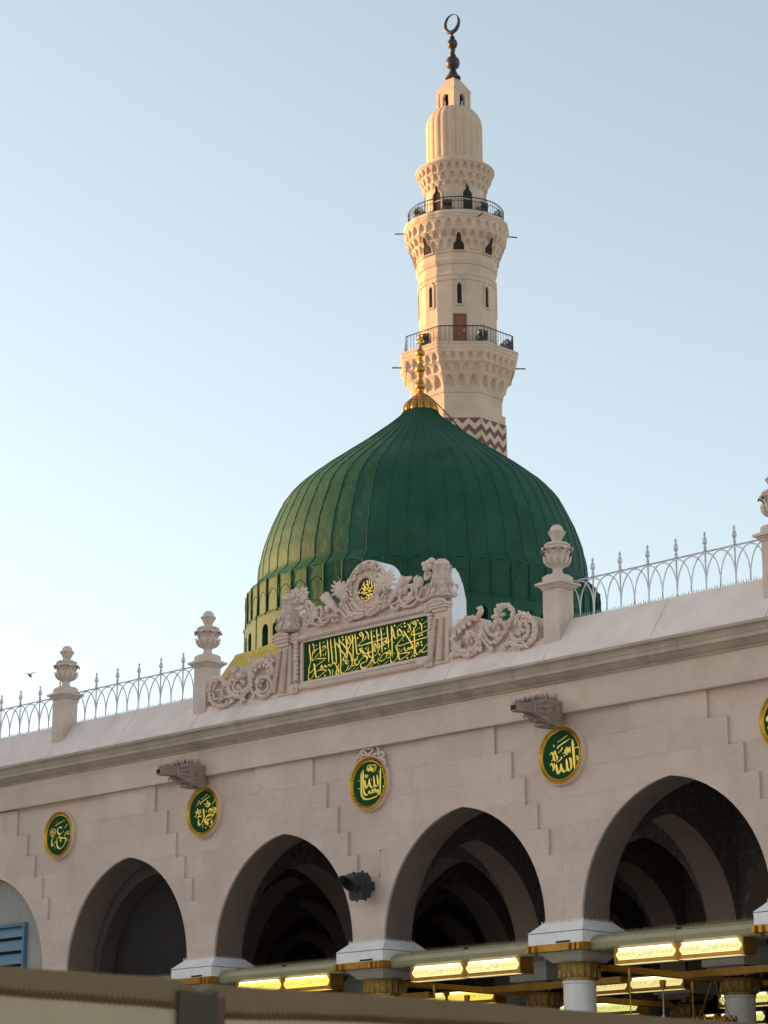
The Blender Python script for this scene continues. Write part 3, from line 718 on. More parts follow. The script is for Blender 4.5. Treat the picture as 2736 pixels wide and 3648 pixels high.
plaque(PX(-2) + .01, 'small looking round green plaque at far left, one large word in gold script', [
    [(1005, 890), (930, 850), (850, 900), (825, 1010), (860, 1100), (930, 1130), (1020, 1060), (1080, 985)], [(930, 1130), (860, 1250), (780, 1370), (690, 1500), (630, 1590), (595, 1520), (605, 1380), (655, 1250)],
    [(890, 1245), (1000, 1280), (1120, 1275), (1150, 1360), (1110, 1500), (1020, 1640), (900, 1690), (815, 1600), (800, 1450), (815, 1380)], [(920, 1300), (945, 1380), (955, 1440)],
    {'p': [(768, 810), (790, 760), (1110, 575)], 'w': 40, 't': 30}, {'p': [(1090, 890), (1190, 780), (1185, 730)], 'w': 40, 't': 28}, {'p': [(780, 680), (795, 625)], 'w': 36, 't': 28},
    {'p': [(530, 1180), (560, 1000), (640, 920), (740, 960), (740, 1100), (650, 1230), (560, 1200)], 'w': 40, 't': 22}, {'p': [(560, 1100), (640, 1010), (690, 1120), (600, 1160), (640, 950)], 'w': 40, 't': 22}, {'p': [(580, 1030), (690, 1050), (620, 1200)], 'w': 40, 't': 22},
    {'p': [(1080, 1150), (1130, 1160), (1200, 1080), (1270, 1140), (1300, 980)], 'w': 44, 't': 22}, {'p': [(1110, 1100), (1200, 1030), (1280, 1000)], 'w': 40, 't': 22}, {'p': [(1260, 1345), (1205, 1370), (1215, 1300)], 'w': 34, 't': 22}, {'p': [(730, 1650), (715, 1710)], 'w': 30, 't': 24}, {'p': [(740, 1270), (780, 1220)], 'w': 36, 't': 28}],
    [(738, 1615, 44), (1215, 1290, 40)], RM1, 84, pz=8.075)
RM5 = (2636, 2430, .13569)
plaque(PX(2) + .02, 'round green plaque cut off by the right edge of the photo', [
    [(737, 880), (712, 960), (737, 1010), (800, 1000)], [(850, 700), (860, 900), (870, 1150)], [(900, 950), (930, 1080), (990, 1030), (985, 850)], [(730, 1180), (800, 1260), (900, 1250), (980, 1180)], {'p': [(780, 640), (950, 560)], 'w': 30, 't': 24}],
    [], RM5, 60, pz=7.99)

# ------------------------------------------------------------------ carved crest
YC = -.14
CL = (740, 2070, .24111); CC = (1100, 1960, .24111); CR = (1380, 1960, .36166); TA = (1060, 2240, .16275); TB = (1290, 2180, .16275)
crest = empty('carved_crest', (PX(0), 0, 9.80)); CLOC = (PX(0), 0, 9.80)
tag(crest, 'carved stone crest with green inscription panel in front of the green dome', 'crest')
def cp(reg, x, y, Y=YC):
    X, Z = onY(reg[0] + x * reg[2], reg[1] + y * reg[2], Y); return (X, Z)
def cv(reg, x, y, dy=0.0):
    X, Z = cp(reg, x, y, YC); return (X, YC + dy, Z)
pT = [cp(TA, 145, 320), cp(TB, 1478, 85), cp(TB, 1490, 960), cp(TA, 165, 1165)]
gx0, gx1 = (pT[0][0] + pT[3][0]) / 2, (pT[1][0] + pT[2][0]) / 2
gtl, gtr, gbr, gbl = pT[0][1], pT[1][1], pT[2][1], pT[3][1]
def bb(mb, name, m_, smooth=None, par=None): return rel(mb, CLOC).build(name, m_, par or crest, smooth=smooth)
# back wall: central block, with thick rounded upper rear edge
exL, exR = cp(CL, 1040, 1680)[0], cp(CR, 640, 1090)[0]
ztop = cp(CL, 1230, 790)[1]
blk = MB()
side = [(YC - .0, 9.795), (YC, 10.93), (YC + .02, 11.33), (YC + .08, 11.36), (YC + .17, 11.28), (YC + .27, 11.10), (YC + .34, 10.85), (YC + .35, 9.795)]
z_shift = [0] * len(side)
extr_x(blk, [(y, z if z < 10.9 else 10.96) for y, z in side[:2]] + [(YC + .35, 10.96), (YC + .35, 9.795)], exL + .12, exR - .12)
bb(blk, 'back_wall', M['carve'])
for xa, xb in ((exL + .10, exL + .48), (exR - .48, exR - .02)):
    blk = MB(); extr_x(blk, [(y + .02, z) for y, z in side], xa, xb); bb(blk, 'buttress', M['plaster'], 35)
# base plinth, one stepped course
pl = MB(); pl.box(PX(-1) + .17, PX(1) - .17, YC - .03, .3, 9.79, 9.845); pl.box(PX(-1) + .175, PX(1) - .175, YC - .012, .3, 9.848, 9.885)
pl.fn(tilt); bb(pl, 'plinth', M['coping'])
# inscription
ip = MB(); ip.prism([(gx0, gbl), (gx1, gbr), (gx1, gtr), (gx0, gtl)], YC - .012, YC + .02); ipo = bb(ip, 'inscription_panel', M['green'])
fr = MB()
F_ = .045
def bar(p, q, wv, yd0, yd1):
    P = Vector((p[0], 0, p[1])); Q = Vector((q[0], 0, q[1])); d = (Q - P).normalized(); n_ = Vector((-d.z, 0, d.x)) * wv
    fr.prism([(P.x, P.z), (Q.x, Q.z), (Q.x + n_.x, Q.z + n_.z), (P.x + n_.x, P.z + n_.z)], yd0, yd1)
bar((gx0 - .05, gtl + .002), (gx1 + .04, gtr + .002), .055, YC - .05, YC)
bar((gx1 + .04, gbr - .002), (gx0 - .05, gbl - .002), .05, YC - .05, YC)
bar((gx0 - .002, gbl), (gx0 - .002, gtl), .05, YC - .052, YC)
bar((gx1 + .002, gtr), (gx1 + .002, gbr), .04, YC - .052, YC)
bb(fr, 'panel_frame', M['carve'])
def rope(p, q, r, pitch=.055, dark=None):
    P = Vector((p[0], YC - .06, p[1])); Q = Vector((q[0], YC - .06, q[1])); d = (Q - P); L = d.length; d.normalize()
    A = Vector((0, 1, 0)); B = d.cross(A); n = int(L / .009); rows = []
    for i in range(n + 1):
        s_ = L * i / n; row = []
        for k in range(12):
            a = 2 * pi * k / 12
            rr = r * (1 + .30 * cos(2 * (a - 2 * pi * s_ / pitch / 2)))
            row.append(tuple(P + d * s_ + (A * cos(a) + B * sin(a)) * rr))
        rows.append(row)
    m_ = MB(); m_.grid(rows); m_.add(rows[0], [tuple(range(12))]); m_.add(rows[-1], [tuple(range(12))[::-1]]); return m_
bb(rope(cp(TA, 280, 175), cp(TB, 1330, -30), .045, .07), 'rope_moulding', M['carve'], 60)
bb(rope(cp(TA, 300, 1270), cp(TB, 1280, 1165), .048, .07), 'rope_moulding', M['carve'], 60)
for a, b in (((1345, 930), (1345, 1090)), ((1345, 1090), (1350, 1440))):
    pass
tw = MB()
for reg, x, ya, yb in ((CL, 1345, 930, 1460), (CR, 452, 650, 1060)):
    (xa, za), (xb, zb) = cp(reg, x, ya), cp(reg, x, yb)
    xa = xb = (xa + xb) / 2
    tw = MB()
    t_ = rope((xa, zb), (xa, za), .042, .075); tw.add(t_.v, t_.f)
    for z_ in (za + .01, zb - .01, zb + (za - zb) * .55): tw.lathe([(.03, -.03), (.055, -.02), (.058, .02), (.03, .03)], (xa, YC - .06, z_), 14)
    bb(tw, 'twisted_colonnette', M['carve'], 60)
ends = MB()
for reg, x, y in ((TA, 200, 210), (TA, 200, 1275), (TB, 1370, -40), (TB, 1370, 1130)):
    X, Z = cp(reg, x, y); ends = MB()
    ends.ell((X, YC - .06, Z), (.10, .055, .055), 10, 8); ends.ell((X - .08, YC - .06, Z), (.04, .06, .06), 10, 8); ends.ell((X + .08, YC - .06, Z), (.05, .052, .052), 10, 8)
    bb(ends, 'rope_end', M['carve'], 60)
for reg, x, y in ((CL, 1330, 850), (CL, 1330, 1600), (CR, 435, 570), (CR, 440, 1110)):
    ends = MB(); X, Z = cp(reg, x, y); ends.cbox((X, YC - .045, Z), (.085, .045, .075))
    for q in range(8):
        a = q * pi / 4; ends.ell((X + .045 * cos(a), YC - .095, Z + .042 * sin(a)), (.02, .012, .02), 6, 4)
    ends.ell((X, YC - .098, Z), (.018, .014, .018), 6, 4)
    bb(ends, 'rosette_block', M['carve'], 60)
t = MB()
LA = [[(258, 340), (264, 470), (284, 640), (283, 760)], {'p': [(283, 760), (250, 870), (252, 950), (300, 948), (360, 870), (376, 800), (352, 765)], 'w': 30, 't': 14}, {'p': [(322, 320), (350, 370), (357, 460)], 'w': 24, 't': 12},
      [(486, 285), (492, 420), (505, 560), (500, 620)], [(548, 440), (560, 385), (600, 380), (610, 430), (570, 460)], [(605, 440), (520, 490), (430, 575), (375, 665), (330, 690), (312, 640)], {'p': [(312, 640), (330, 540), (345, 490), (465, 425)], 'w': 18, 't': 14}, {'p': [(360, 545), (380, 480), (465, 425)], 'w': 18, 't': 14},
      [(415, 690), (445, 655), (520, 655), (630, 640)], [(630, 640), (540, 720), (440, 785), (385, 840), (320, 920)], [(352, 770), (372, 850), (375, 960), (330, 1050), (262, 1120), (235, 1080)], {'p': [(235, 1080), (240, 1000), (255, 965)], 'w': 24, 't': 14},
      [(420, 935), (500, 900), (590, 900), (640, 915)], [(385, 850), (392, 960), (412, 1062), (480, 1040), (560, 970), (640, 915)], [(490, 900), (525, 800), (545, 862), (580, 850), (602, 800), (630, 840), (660, 820), (690, 780), (715, 815), (755, 790), (775, 745), (820, 760), (830, 800)],
      [(652, 245), (662, 400), (682, 560), (680, 735)], [(722, 230), (735, 400), (755, 580), (768, 760)], [(808, 205), (825, 400), (845, 600), (850, 770)], [(908, 185), (920, 350), (940, 560), (950, 720), (938, 880), (955, 965), (1005, 965), (1080, 890), (1118, 790)], [(1112, 725), (1072, 690), (1050, 730), (1080, 770), (1118, 755)],
      [(835, 305), (900, 385), (965, 490), (1045, 580), (1062, 650), (1025, 700), (1000, 660), (1045, 570)], {'p': [(1045, 570), (1110, 440), (1200, 250), (1240, 165)], 'w': 26, 't': 20}, [(935, 270), (1010, 360), (1090, 470), (1160, 560), (1188, 660), (1190, 720)], [(1055, 150), (1068, 300), (1085, 450), (1092, 640)],
      [(1095, 160), (1150, 230), (1145, 300), (1108, 320), (1095, 260), (1170, 125)], [(1195, 125), (1210, 300), (1218, 500), (1212, 690)], {'p': [(1212, 690), (1180, 810), (1100, 920)], 'w': 26, 't': 16}, [(1255, 105), (1270, 250), (1285, 420), (1302, 535), (1345, 560), (1380, 510), (1368, 430), (1335, 470)],
      [(1430, 110), (1385, 80), (1355, 120), (1400, 160), (1440, 130), (1430, 230), (1370, 310), (1325, 365), (1400, 365), (1530, 320), (1660, 280)], [(1480, 50), (1535, 110), (1555, 240)], [(1415, 395), (1412, 500), (1465, 545), (1560, 520), (1650, 480)],
      [(1245, 660), (1255, 750), (1285, 795), (1330, 780), (1352, 690)], [(1352, 720), (1430, 625), (1510, 600), (1530, 655), (1480, 725), (1390, 755)], [(1388, 755), (1388, 830), (1435, 875), (1525, 840), (1605, 750), (1650, 660)], [(1160, 690), (1200, 700), (1245, 670), (1275, 690), (1302, 670), (1306, 600)],
      {'p': [(1440, 270), (1490, 205), (1495, 165)], 'w': 18, 't': 12}, {'p': [(835, 800), (880, 870), (905, 960), (862, 1000), (845, 945), (910, 760)], 'w': 34, 't': 16}, {'p': [(670, 880), (712, 940), (715, 1025)], 'w': 26, 't': 12}, {'p': [(785, 885), (768, 920), (768, 1015)], 'w': 20, 't': 12}, {'p': [(1270, 840), (1165, 930)], 'w': 18, 't': 15}, {'p': [(1340, 845), (1240, 930)], 'w': 18, 't': 15}, {'p': [(1655, 765), (1590, 845)], 'w': 18, 't': 15}, {'p': [(550, 290), (575, 310), (598, 270)], 'w': 14, 't': 10}, {'p': [(608, 600), (615, 530), (632, 495)], 'w': 16, 't': 12}, {'p': [(555, 550), (570, 580), (550, 580)], 'w': 12, 't': 10}, {'p': [(1155, 410), (1175, 460)], 'w': 16, 't': 12}, {'p': [(985, 740), (1000, 800)], 'w': 16, 't': 12}]
for s_ in LA:
    if isinstance(s_, dict): stroke(t, TA, s_['p'], YC - .014, s_['w'], s_['t'])
    else: stroke(t, TA, s_, YC - .014, 33, 9)
for d_ in ((990, 180), (1003, 243), (1322, 205), (1545, 395), (1497, 435), (1223, 810), (603, 1025), (415, 365, 22), (775, 395, 22)): dot(t, TA, d_[0], d_[1], YC - .014, d_[2] if len(d_) > 2 else 40)
LB = [[(198, 395), (208, 560), (225, 760), (235, 960), (255, 1085), (292, 1120), (348, 1060), (362, 1000)], [(315, 365), (325, 500), (340, 660), (345, 830)], [(408, 345), (420, 500), (432, 700), (438, 890)], [(545, 315), (555, 450), (570, 620), (578, 800)], [(635, 300), (648, 480), (655, 700), (662, 985)],
      [(0, 725), (150, 690), (300, 640), (450, 590), (545, 560)], [(540, 560), (532, 660), (580, 660), (650, 570), (690, 470)], [(650, 310), (685, 450), (720, 575), (765, 565), (800, 510)], [(785, 460), (775, 410), (800, 375), (850, 420), (872, 485), (815, 515), (775, 470), (800, 430)], [(870, 500), (900, 470)],
      {'p': [(745, 350), (870, 252)], 'w': 20, 't': 17}, [(995, 258), (1048, 330), (1058, 400), (1018, 440), (1000, 400)], {'p': [(1000, 400), (1082, 205)], 'w': 26, 't': 18}, [(1180, 240), (1140, 200), (1105, 235), (1150, 270), (1182, 240), (1170, 330), (1110, 420), (1075, 490), (1140, 500), (1300, 450), (1470, 380)],
      [(1245, 230), (1298, 290), (1306, 420)], {'p': [(1170, 415), (1272, 330)], 'w': 20, 't': 17}, {'p': [(1310, 275), (1465, 160)], 'w': 20, 't': 17}, [(925, 540), (905, 490), (890, 560), (820, 640), (770, 720), (825, 742), (1000, 680), (1200, 615), (1350, 570), (1470, 535)],
      [(905, 410), (960, 500), (1040, 620), (1105, 740), (1118, 800)], [(1130, 330), (1140, 480), (1150, 680), (1160, 830), (1190, 925), (1240, 905), (1285, 830), (1290, 880)], [(1295, 885), (1370, 765), (1430, 705), (1475, 740), (1460, 820), (1380, 870), (1300, 885)],
      [(1180, 720), (1210, 670), (1235, 720), (1200, 758), (1172, 735)], [(920, 770), (950, 850), (990, 840), (1010, 780), (1040, 822), (1075, 760), (1100, 802), (1135, 790)], [(1140, 800), (1140, 900), (1050, 1020)], [(820, 930), (880, 905), (1040, 892), (960, 965), (845, 1040), (805, 1010), (812, 900), (920, 780)],
      [(735, 740), (770, 840), (788, 940), (740, 1045), (652, 1108), (620, 1050)], {'p': [(620, 1050), (625, 990)], 'w': 24, 't': 16}, [(630, 890), (592, 842), (560, 880), (600, 918), (632, 890), (610, 980), (550, 1020)], [(380, 1050), (440, 945), (510, 892), (540, 930), (520, 1010), (440, 1068), (372, 1072)],
      [(300, 720), (272, 690), (262, 760), (268, 850), (310, 862)], [(275, 830), (310, 790), (300, 700)], [(380, 690), (375, 790), (400, 760), (470, 730), (520, 690), (490, 640), (455, 670), (470, 720)], [(0, 840), (60, 905), (150, 900), (240, 840)], [(138, 775), (130, 890), (165, 980), (240, 980), (335, 900), (382, 800)],
      [(0, 1225), (80, 1200), (165, 1120), (230, 1000)], [(0, 950), (80, 965), (112, 1050), (50, 1105), (0, 1122)], [(68, 420), (125, 480), (145, 610)], [(0, 470), (18, 530), (5, 600)], {'p': [(170, 1215), (242, 1130)], 'w': 18, 't': 15}, {'p': [(470, 1150), (585, 1065)], 'w': 20, 't': 16},
      {'p': [(0, 660), (80, 580), (85, 545)], 'w': 18, 't': 12}, {'p': [(1040, 520), (1065, 580)], 'w': 16, 't': 12}, {'p': [(1070, 850), (1090, 900)], 'w': 16, 't': 12}, {'p': [(455, 480), (475, 500), (505, 455)], 'w': 14, 't': 10}, {'p': [(345, 1110), (370, 1150)], 'w': 16, 't': 12}]
for s_ in LB:
    if isinstance(s_, dict): stroke(t, TB, s_['p'], YC - .014, s_['w'], s_['t'])
    else: stroke(t, TB, s_, YC - .014, 33, 9)
for d_ in ((715, 300), (935, 250), (945, 318), (1222, 188), (266, 538), (366, 505), (512, 803), (388, 930), (1300, 662), (1315, 727), (1265, 520), (1315, 500), (1156, 965), (996, 1008), (92, 800), (130, 765), (470, 365, 22), (258, 415, 22), (868, 325, 24), (1320, 170, 22), (1380, 320, 24), (900, 620, 22), (820, 820, 22), (700, 670, 22), (710, 905, 22)): dot(t, TB, d_[0], d_[1], YC - .014, d_[2] if len(d_) > 2 else 40)
bb(t, 'lettering', M['letter'], 60, ipo)

# pilasters with husk strings
def pil(reg, rows_a, rows_b, zt, zb, xw0, xw1, n):
    m_ = MB()
    (xa, z1), (xb, _) = cp(reg, xw0, zt), cp(reg, xw1, zt); z0 = cp(reg, (xw0 + xw1) / 2, zb)[1]
    m_.box(xa, xb, YC - .06, YC + .3, z0, z1)
    for ra in (rows_a, rows_b):
        for i in range(n):
            t_ = i / (n - 1); x = ra[0][0] + (ra[1][0] - ra[0][0]) * t_; y = ra[0][1] + (ra[1][1] - ra[0][1]) * t_
            X, Z = cp(reg, x, y); wd = .045 + .02 * t_
            m_.ell((X, YC - .085 - .02 * t_, Z), (wd, .045, .020), 8, 6, Matrix.Rotation(RAD(-22), 3, 'X'))
    return m_
pl_ = pil(CL, ((1125, 1050), (1040, 1650)), ((1215, 1020), (1165, 1640)), 985, 1690, 1075, 1265, 19)
bb(pl_, 'pilaster', M['carve'], 60)
pr_ = pil(CR, ((508, 690), (470, 1090)), ((575, 680), (558, 1080)), 600, 1120, 485, 625, 19)
bb(pr_, 'pilaster', M['carve'], 60)
for reg, x, ya, yb, hw in ((CL, 1165, 800, 980, .20), (CR, 545, 500, 610, .20)):
    cap = MB(); X, z1 = cp(reg, x, ya); z0 = cp(reg, x, yb)[1]; H = z1 - z0
    cap.box(X - hw * .72, X + hw * .72, YC - .10, YC + .04, z0, z0 + H * .28)
    cap.box(X - hw * .88, X + hw * .88, YC - .13, YC + .04, z0 + H * .285, z0 + H * .5)
    cap.box(X - hw, X + hw, YC - .155, YC + .04, z0 + H * .505, z0 + H * .72)
    cap.tube([(X + hw * (-1 + 2 * i / 10), YC - .16, z1 - H * .26 + H * .26 * sin(pi * i / 10)) for i in range(11)], .03, 6)
    for i in range(9): cap.tube([(X, YC - .15, z1 - H * .30), (X + hw * .8 * cos(pi * i / 8), YC - .16, z1 - H * .28 + H * .24 * sin(pi * i / 8))], .012, 5)
    bb(cap, 'pilaster_capital', M['carve'], 40)
def finial(reg, x, yt, ym, yb, w1, w2):
    m_ = MB(); X, zt = cp(reg, x, yt); zm = cp(reg, x, ym)[1]; zb = cp(reg, x, yb)[1]
    c_ = (X, YC - .02, 0)
    H1 = zt - zm; H2 = zm - zb
    m_.lathe([(w2 * .72, zb), (w2 * .95, zb + H2 * .10), (w2 * .80, zb + H2 * .35), (w2 * .66, zb + H2 * .62), (w2 * .70, zb + H2 * .85), (w2 * .78, zb + H2 * .94), (w2 * .70, zm), (w1 * .9, zm + .005), (w1, zm + H1 * .05), (w1 * .94, zm + H1 * .45), (w1 * 1.08, zm + H1 * .60), (w1 * 1.2, zm + H1 * .64), (w1 * 1.0, zm + H1 * .68), (w1 * .9, zm + H1 * .82), (w1 * .55, zm + H1 * .95), (0.01, zt)], c_, 40, mod=lambda a, t_, r, z: 1 + .05 * abs(sin(4 * a)))
    for i in range(8):
        a = 2 * pi * i / 8; D = lambda r, z: (X + r * sin(a), YC - .02 - r * cos(a), z)
        m_.tube(spline([D(w2 * .7, zb + .02), D(w2 * .98, zb + H2 * .2), D(w2 * .82, zb + H2 * .5), D(w2 * .95, zb + H2 * .72), D(w2 * 1.12, zb + H2 * .62), D(w2 * 1.02, zb + H2 * .52)], 4), [.035] * 5 + [.045] * 8 + [.03] * 8, 6, .6, (sin(a), -cos(a), 0))
        m_.tube([D(w1 * .95, zm + .01), D(w1 * 1.0, zm + H1 * .3), D(w1 * 1.15, zm + H1 * .58), D(w1 * 1.3, zm + H1 * .62)], [.02, .03, .03, .015], 6, .5, (sin(a), -cos(a), 0))
    return m_
bb(finial(CL, 1235, 190, 480, 775, .13, .24), 'acanthus_finial', M['urn'], 60)
bb(finial(CR, 545, 85, 285, 490, .13, .235), 'acanthus_finial', M['urn'], 60)

# carving helpers on the crest plane
def flower(mb, reg, x, y, r, n=8, dy=-.06, core=.35, two=False):
    X, Z = cp(reg, x, y)
    for lay in range(2 if two else 1):
        rr = r * (1 - .38 * lay)
        for i in range(n):
            a = 2 * pi * (i + .5 * lay) / n
            mb.ell((X + rr * .62 * cos(a), YC + dy - .022 * lay, Z + rr * .62 * sin(a)), (rr * .46, rr * .20, rr * .24), 8, 5, Matrix.Rotation(-a, 3, 'Y'))
    mb.ell((X, YC + dy - .03, Z), (r * core, r * core * .7, r * core), 8, 6)
def scroll(mb, reg, pts, r, dy=-.05, taper=(1, 1), flat=.8, lobes=0):
    """acanthus stem: a moulded stem with small leaflets leaving it on both sides"""
    sm = spline([cv(reg, x, y, dy) for x, y in pts], 6); m = len(sm); R = []
    acc = 0; nxt = r * .4; side = 1
    for i in range(m):
        t_ = i / (m - 1); k = (taper[0] + (taper[1] - taper[0]) * t_)
        R.append(r * k * (.74 if r >= .05 else .72))
        if r >= .05 and i:
            acc += (sm[i] - sm[i - 1]).length
            if acc > nxt and i < m - 1:
                nxt = acc + r * .95; side = -side; T = (sm[i + 1] - sm[i - 1]).normalized(); N = Vector((-T.z, 0, T.x))
                for sd in (side,):
                    d = (T * .85 + N * sd * .5).normalized(); c = sm[i] + N * sd * r * k * .48 + d * r * .2 + Vector((0, -r * .38, 0))
                    l_ = r * k
                    mb.tube([c - d * l_ * .55, c, c + d * l_ * .6, c + d * l_ * 1.05 + Vector((0, .012, 0))], [l_ * .16, l_ * .34, l_ * .26, l_ * .03], 6, .75)
    mb.tube(sm, R, 8, flat)
    mb.tube([p + Vector((0, -R[i] * flat * .9, 0)) for i, p in enumerate(sm)], [q * .28 for q in R], 5)
def leaf(mb, reg, x0, y0, x1, y1, wd, dy=-.05, n=5):
    a = Vector(cv(reg, x0, y0, dy)); b = Vector(cv(reg, x1, y1, dy)); d = b - a; L = d.length; d.normalize()
    ang = atan2(d.z, d.x)
    for i in range(n):
        t_ = i / max(1, n - 1); off = (t_ - .5) * 1.1
        dd = Vector((cos(ang + off), 0, sin(ang + off)))
        l2 = L * (1 - .35 * abs(t_ - .5) * 2)
        mb.tube([a, a + dd * l2 * .45 + Vector((0, -.025, 0)), a + dd * l2 * .85 + Vector((0, -.03, 0)), a + dd * l2 + Vector((0, -.01, 0))], [wd * .35, wd * .5, wd * .42, wd * .08], 6, .55)

# medallion
mo = MB(); mc = cp(CC, 885, 565); MR = .475
def disc(mb, c, r, y0, y1, n=48):
    mb.prism([(c[0] + r * cos(2 * pi * i / n), c[1] + r * sin(2 * pi * i / n)) for i in range(n)], y0, y1)
disc(mo, mc, MR, YC - .02, YC + .34); bb(mo, 'medallion', M['plaster'], 40)
wr = MB(); disc(wr, mc, MR * .985, YC - .05, YC - .021)
bb(wr, 'medallion_face', M['carve'], 40)
ar = MB(); random.seed(5)
for i in range(26):
    a = 2 * pi * i / 26; r0 = .265 + .035 * (i % 2)
    c0 = Vector((mc[0] + r0 * cos(a), YC - .055, mc[1] - .01 + r0 * sin(a)))
    ar.tube([c0 + Vector((.028 * cos(a + t_ * 1.1) * (1 - t_ / 7), 0, .028 * sin(a + t_ * 1.1) * (1 - t_ / 7))) for t_ in range(6)], .011, 5)
ar.tube([(mc[0] + .215 * cos(2 * pi * i / 40), YC - .055, mc[1] - .01 + .225 * sin(2 * pi * i / 40)) for i in range(40)], .016, 6, closed=True)
for i in range(34):                       # wreath of leaves and buds round the rim
    a = 2 * pi * i / 34
    rr = .365 + random.uniform(-.025, .025)
    ar.ell((mc[0] + rr * cos(a), YC - .07, mc[1] + rr * sin(a)), (.06, .03, .026), 7, 5, Matrix.Rotation(-a + random.uniform(-1, 1), 3, 'Y'))
for x, y, r_ in ((560, 610, .155), (1160, 480, .19), (900, 235, .085), (800, 290, .08), (1000, 240, .08), (660, 490, .08), (1080, 600, .09), (590, 720, .10)): flower(ar, CC, x, y, r_, 9, -.09, .3, True)
for a in (.5, .75, 1.0, -.2, .2): leaf(ar, CC, 1180, 480, 1180 + 190 * cos(a), 480 - 230 * sin(a), .05, -.08, 3)
for a in (2.4, 2.8, 3.2, 3.6): leaf(ar, CC, 550, 600, 550 + 170 * cos(a), 600 - 200 * sin(a), .05, -.08, 3)
for pts in ([(500, 800), (600, 830), (650, 930), (760, 960), (860, 950)], [(560, 860), (640, 960), (740, 1010), (840, 980), (850, 940)], [(480, 880), (560, 960), (640, 1030), (720, 1010)], [(1180, 680), (1150, 760), (1060, 800), (1000, 880), (930, 900)], [(1210, 740), (1130, 830), (1060, 900), (960, 960), (880, 950)], [(1260, 700), (1230, 790), (1160, 850), (1100, 870)], [(690, 720), (720, 820), (790, 880), (860, 900)], [(1090, 690), (1050, 790), (980, 850)]):
    scroll(ar, CC, pts, .045, -.07, (.7, 1.0), .7, 4)
for x, y in ((600, 1010), (640, 1000), (900, 900), (1090, 890), (1110, 850), (940, 930), (700, 980)): ar.ell(cv(CC, x, y, -.09), (.04, .03, .035), 7, 5)
ar.tube([(mc[0] + .452 * cos(2 * pi * i / 48), YC - .05, mc[1] + .452 * sin(2 * pi * i / 48)) for i in range(48)], .024, 6, closed=True)
bb(ar, 'flower_wreath', M['carve'], 60)
md = MB(); tc_ = cp(CC, 880, 585); md.add([(tc_[0] + .193 * cos(2 * pi * i / 40), YC - .056, tc_[1] + .197 * sin(2 * pi * i / 40)) for i in range(40)], [tuple(range(40))[::-1]])
mdo = bb(md, 'medallion_disc', M['dark'])
tt = MB()
for pts in ([(820, 470), (822, 560), (830, 600)], [(870, 440), (875, 520), (890, 560)], [(895, 410), (900, 480), (880, 520), (845, 500)], [(925, 430), (935, 530), (930, 580)], [(965, 460), (970, 560), (975, 620)], [(985, 480), (990, 570)], [(750, 590), (790, 560), (830, 600), (870, 560), (910, 560), (900, 600), (850, 630), (790, 610)], [(770, 620), (830, 650), (880, 620), (960, 600), (985, 640)], [(1000, 620), (960, 650), (900, 640)], [(770, 680), (800, 720), (850, 690), (870, 650), (890, 700), (850, 720)], [(900, 690), (910, 640), (940, 690), (960, 670)], [(815, 740), (850, 740), (880, 710), (900, 740), (910, 690)], [(800, 500), (850, 560), (900, 600), (940, 610)], [(780, 540), (810, 480)], [(855, 440), (858, 480)], [(760, 640), (740, 620), (770, 580)]):
    stroke(tt, CC, pts, YC - .058, 19, 7)
for x, y in ((790, 640), (820, 470), (930, 470), (860, 700), (960, 690), (845, 600)): dot(tt, CC, x, y, YC - .058, 13)
bb(tt, 'lettering', M['letter'], 60, mdo)

# ribbons, torches and garlands on either side of the medallion
ga = MB()
for reg, pts, r_ in ((CL, [(1340, 420), (1420, 430), (1480, 380), (1530, 330), (1600, 380), (1560, 430)], .05), (CL, [(1500, 370), (1560, 520), (1540, 640), (1480, 660), (1490, 580), (1530, 500)], .042), (CL, [(1400, 500), (1480, 560), (1540, 620), (1620, 650), (1659, 640)], .035),
                     (CC, [(0, 770), (50, 770), (90, 840), (80, 960), (40, 1080), (0, 1120)], .045), (CC, [(110, 1090), (95, 990), (150, 890), (220, 850), (235, 930), (215, 1030), (240, 1080), (300, 1070), (345, 1000)], .045), (CC, [(90, 1070), (150, 1120), (250, 1110), (330, 1040), (360, 960)], .03), (CC, [(130, 950), (180, 1010), (250, 1030), (320, 990)], .03), (CC, [(340, 1000), (400, 980), (480, 980)], .03), (CC, [(380, 1020), (400, 1060), (450, 1060), (470, 1020)], .035),
                     (CC, [(1230, 830), (1320, 790), (1400, 760), (1500, 730), (1570, 660)], .03), (CC, [(1260, 860), (1300, 880), (1350, 850), (1360, 800)], .035), (CC, [(1470, 640), (1465, 570), (1510, 530), (1560, 570), (1570, 650), (1530, 760), (1450, 800), (1390, 750), (1380, 690)], .045), (CC, [(1390, 820), (1460, 850), (1550, 830), (1620, 770), (1659, 720)], .032),
                     (CR, [(200, 440), (230, 370), (290, 350), (320, 400), (300, 470), (240, 500), (200, 470)], .045), (CR, [(150, 500), (210, 560), (290, 540), (340, 460), (380, 370)], .04), (CR, [(60, 560), (120, 590), (150, 540)], .035), (CR, [(320, 470), (360, 500), (420, 480), (450, 420)], .05)):
    scroll(ga, reg, pts, r_ * .85, -.065)
for reg, a, b, r0, r1 in ((CC, (470, 930), (270, 690), .06, .10), (CC, (1230, 780), (1450, 430), .05, .10)):
    A = Vector(cv(reg, *a, -.05)); B = Vector(cv(reg, *b, -.05)); ga.tube([A, A.lerp(B, .3), A.lerp(B, .33), A.lerp(B, .36), A.lerp(B, .8), B], [r0 * .8, r0, r0 * 1.3, r0, r1 * .9, r1], 10, .8)
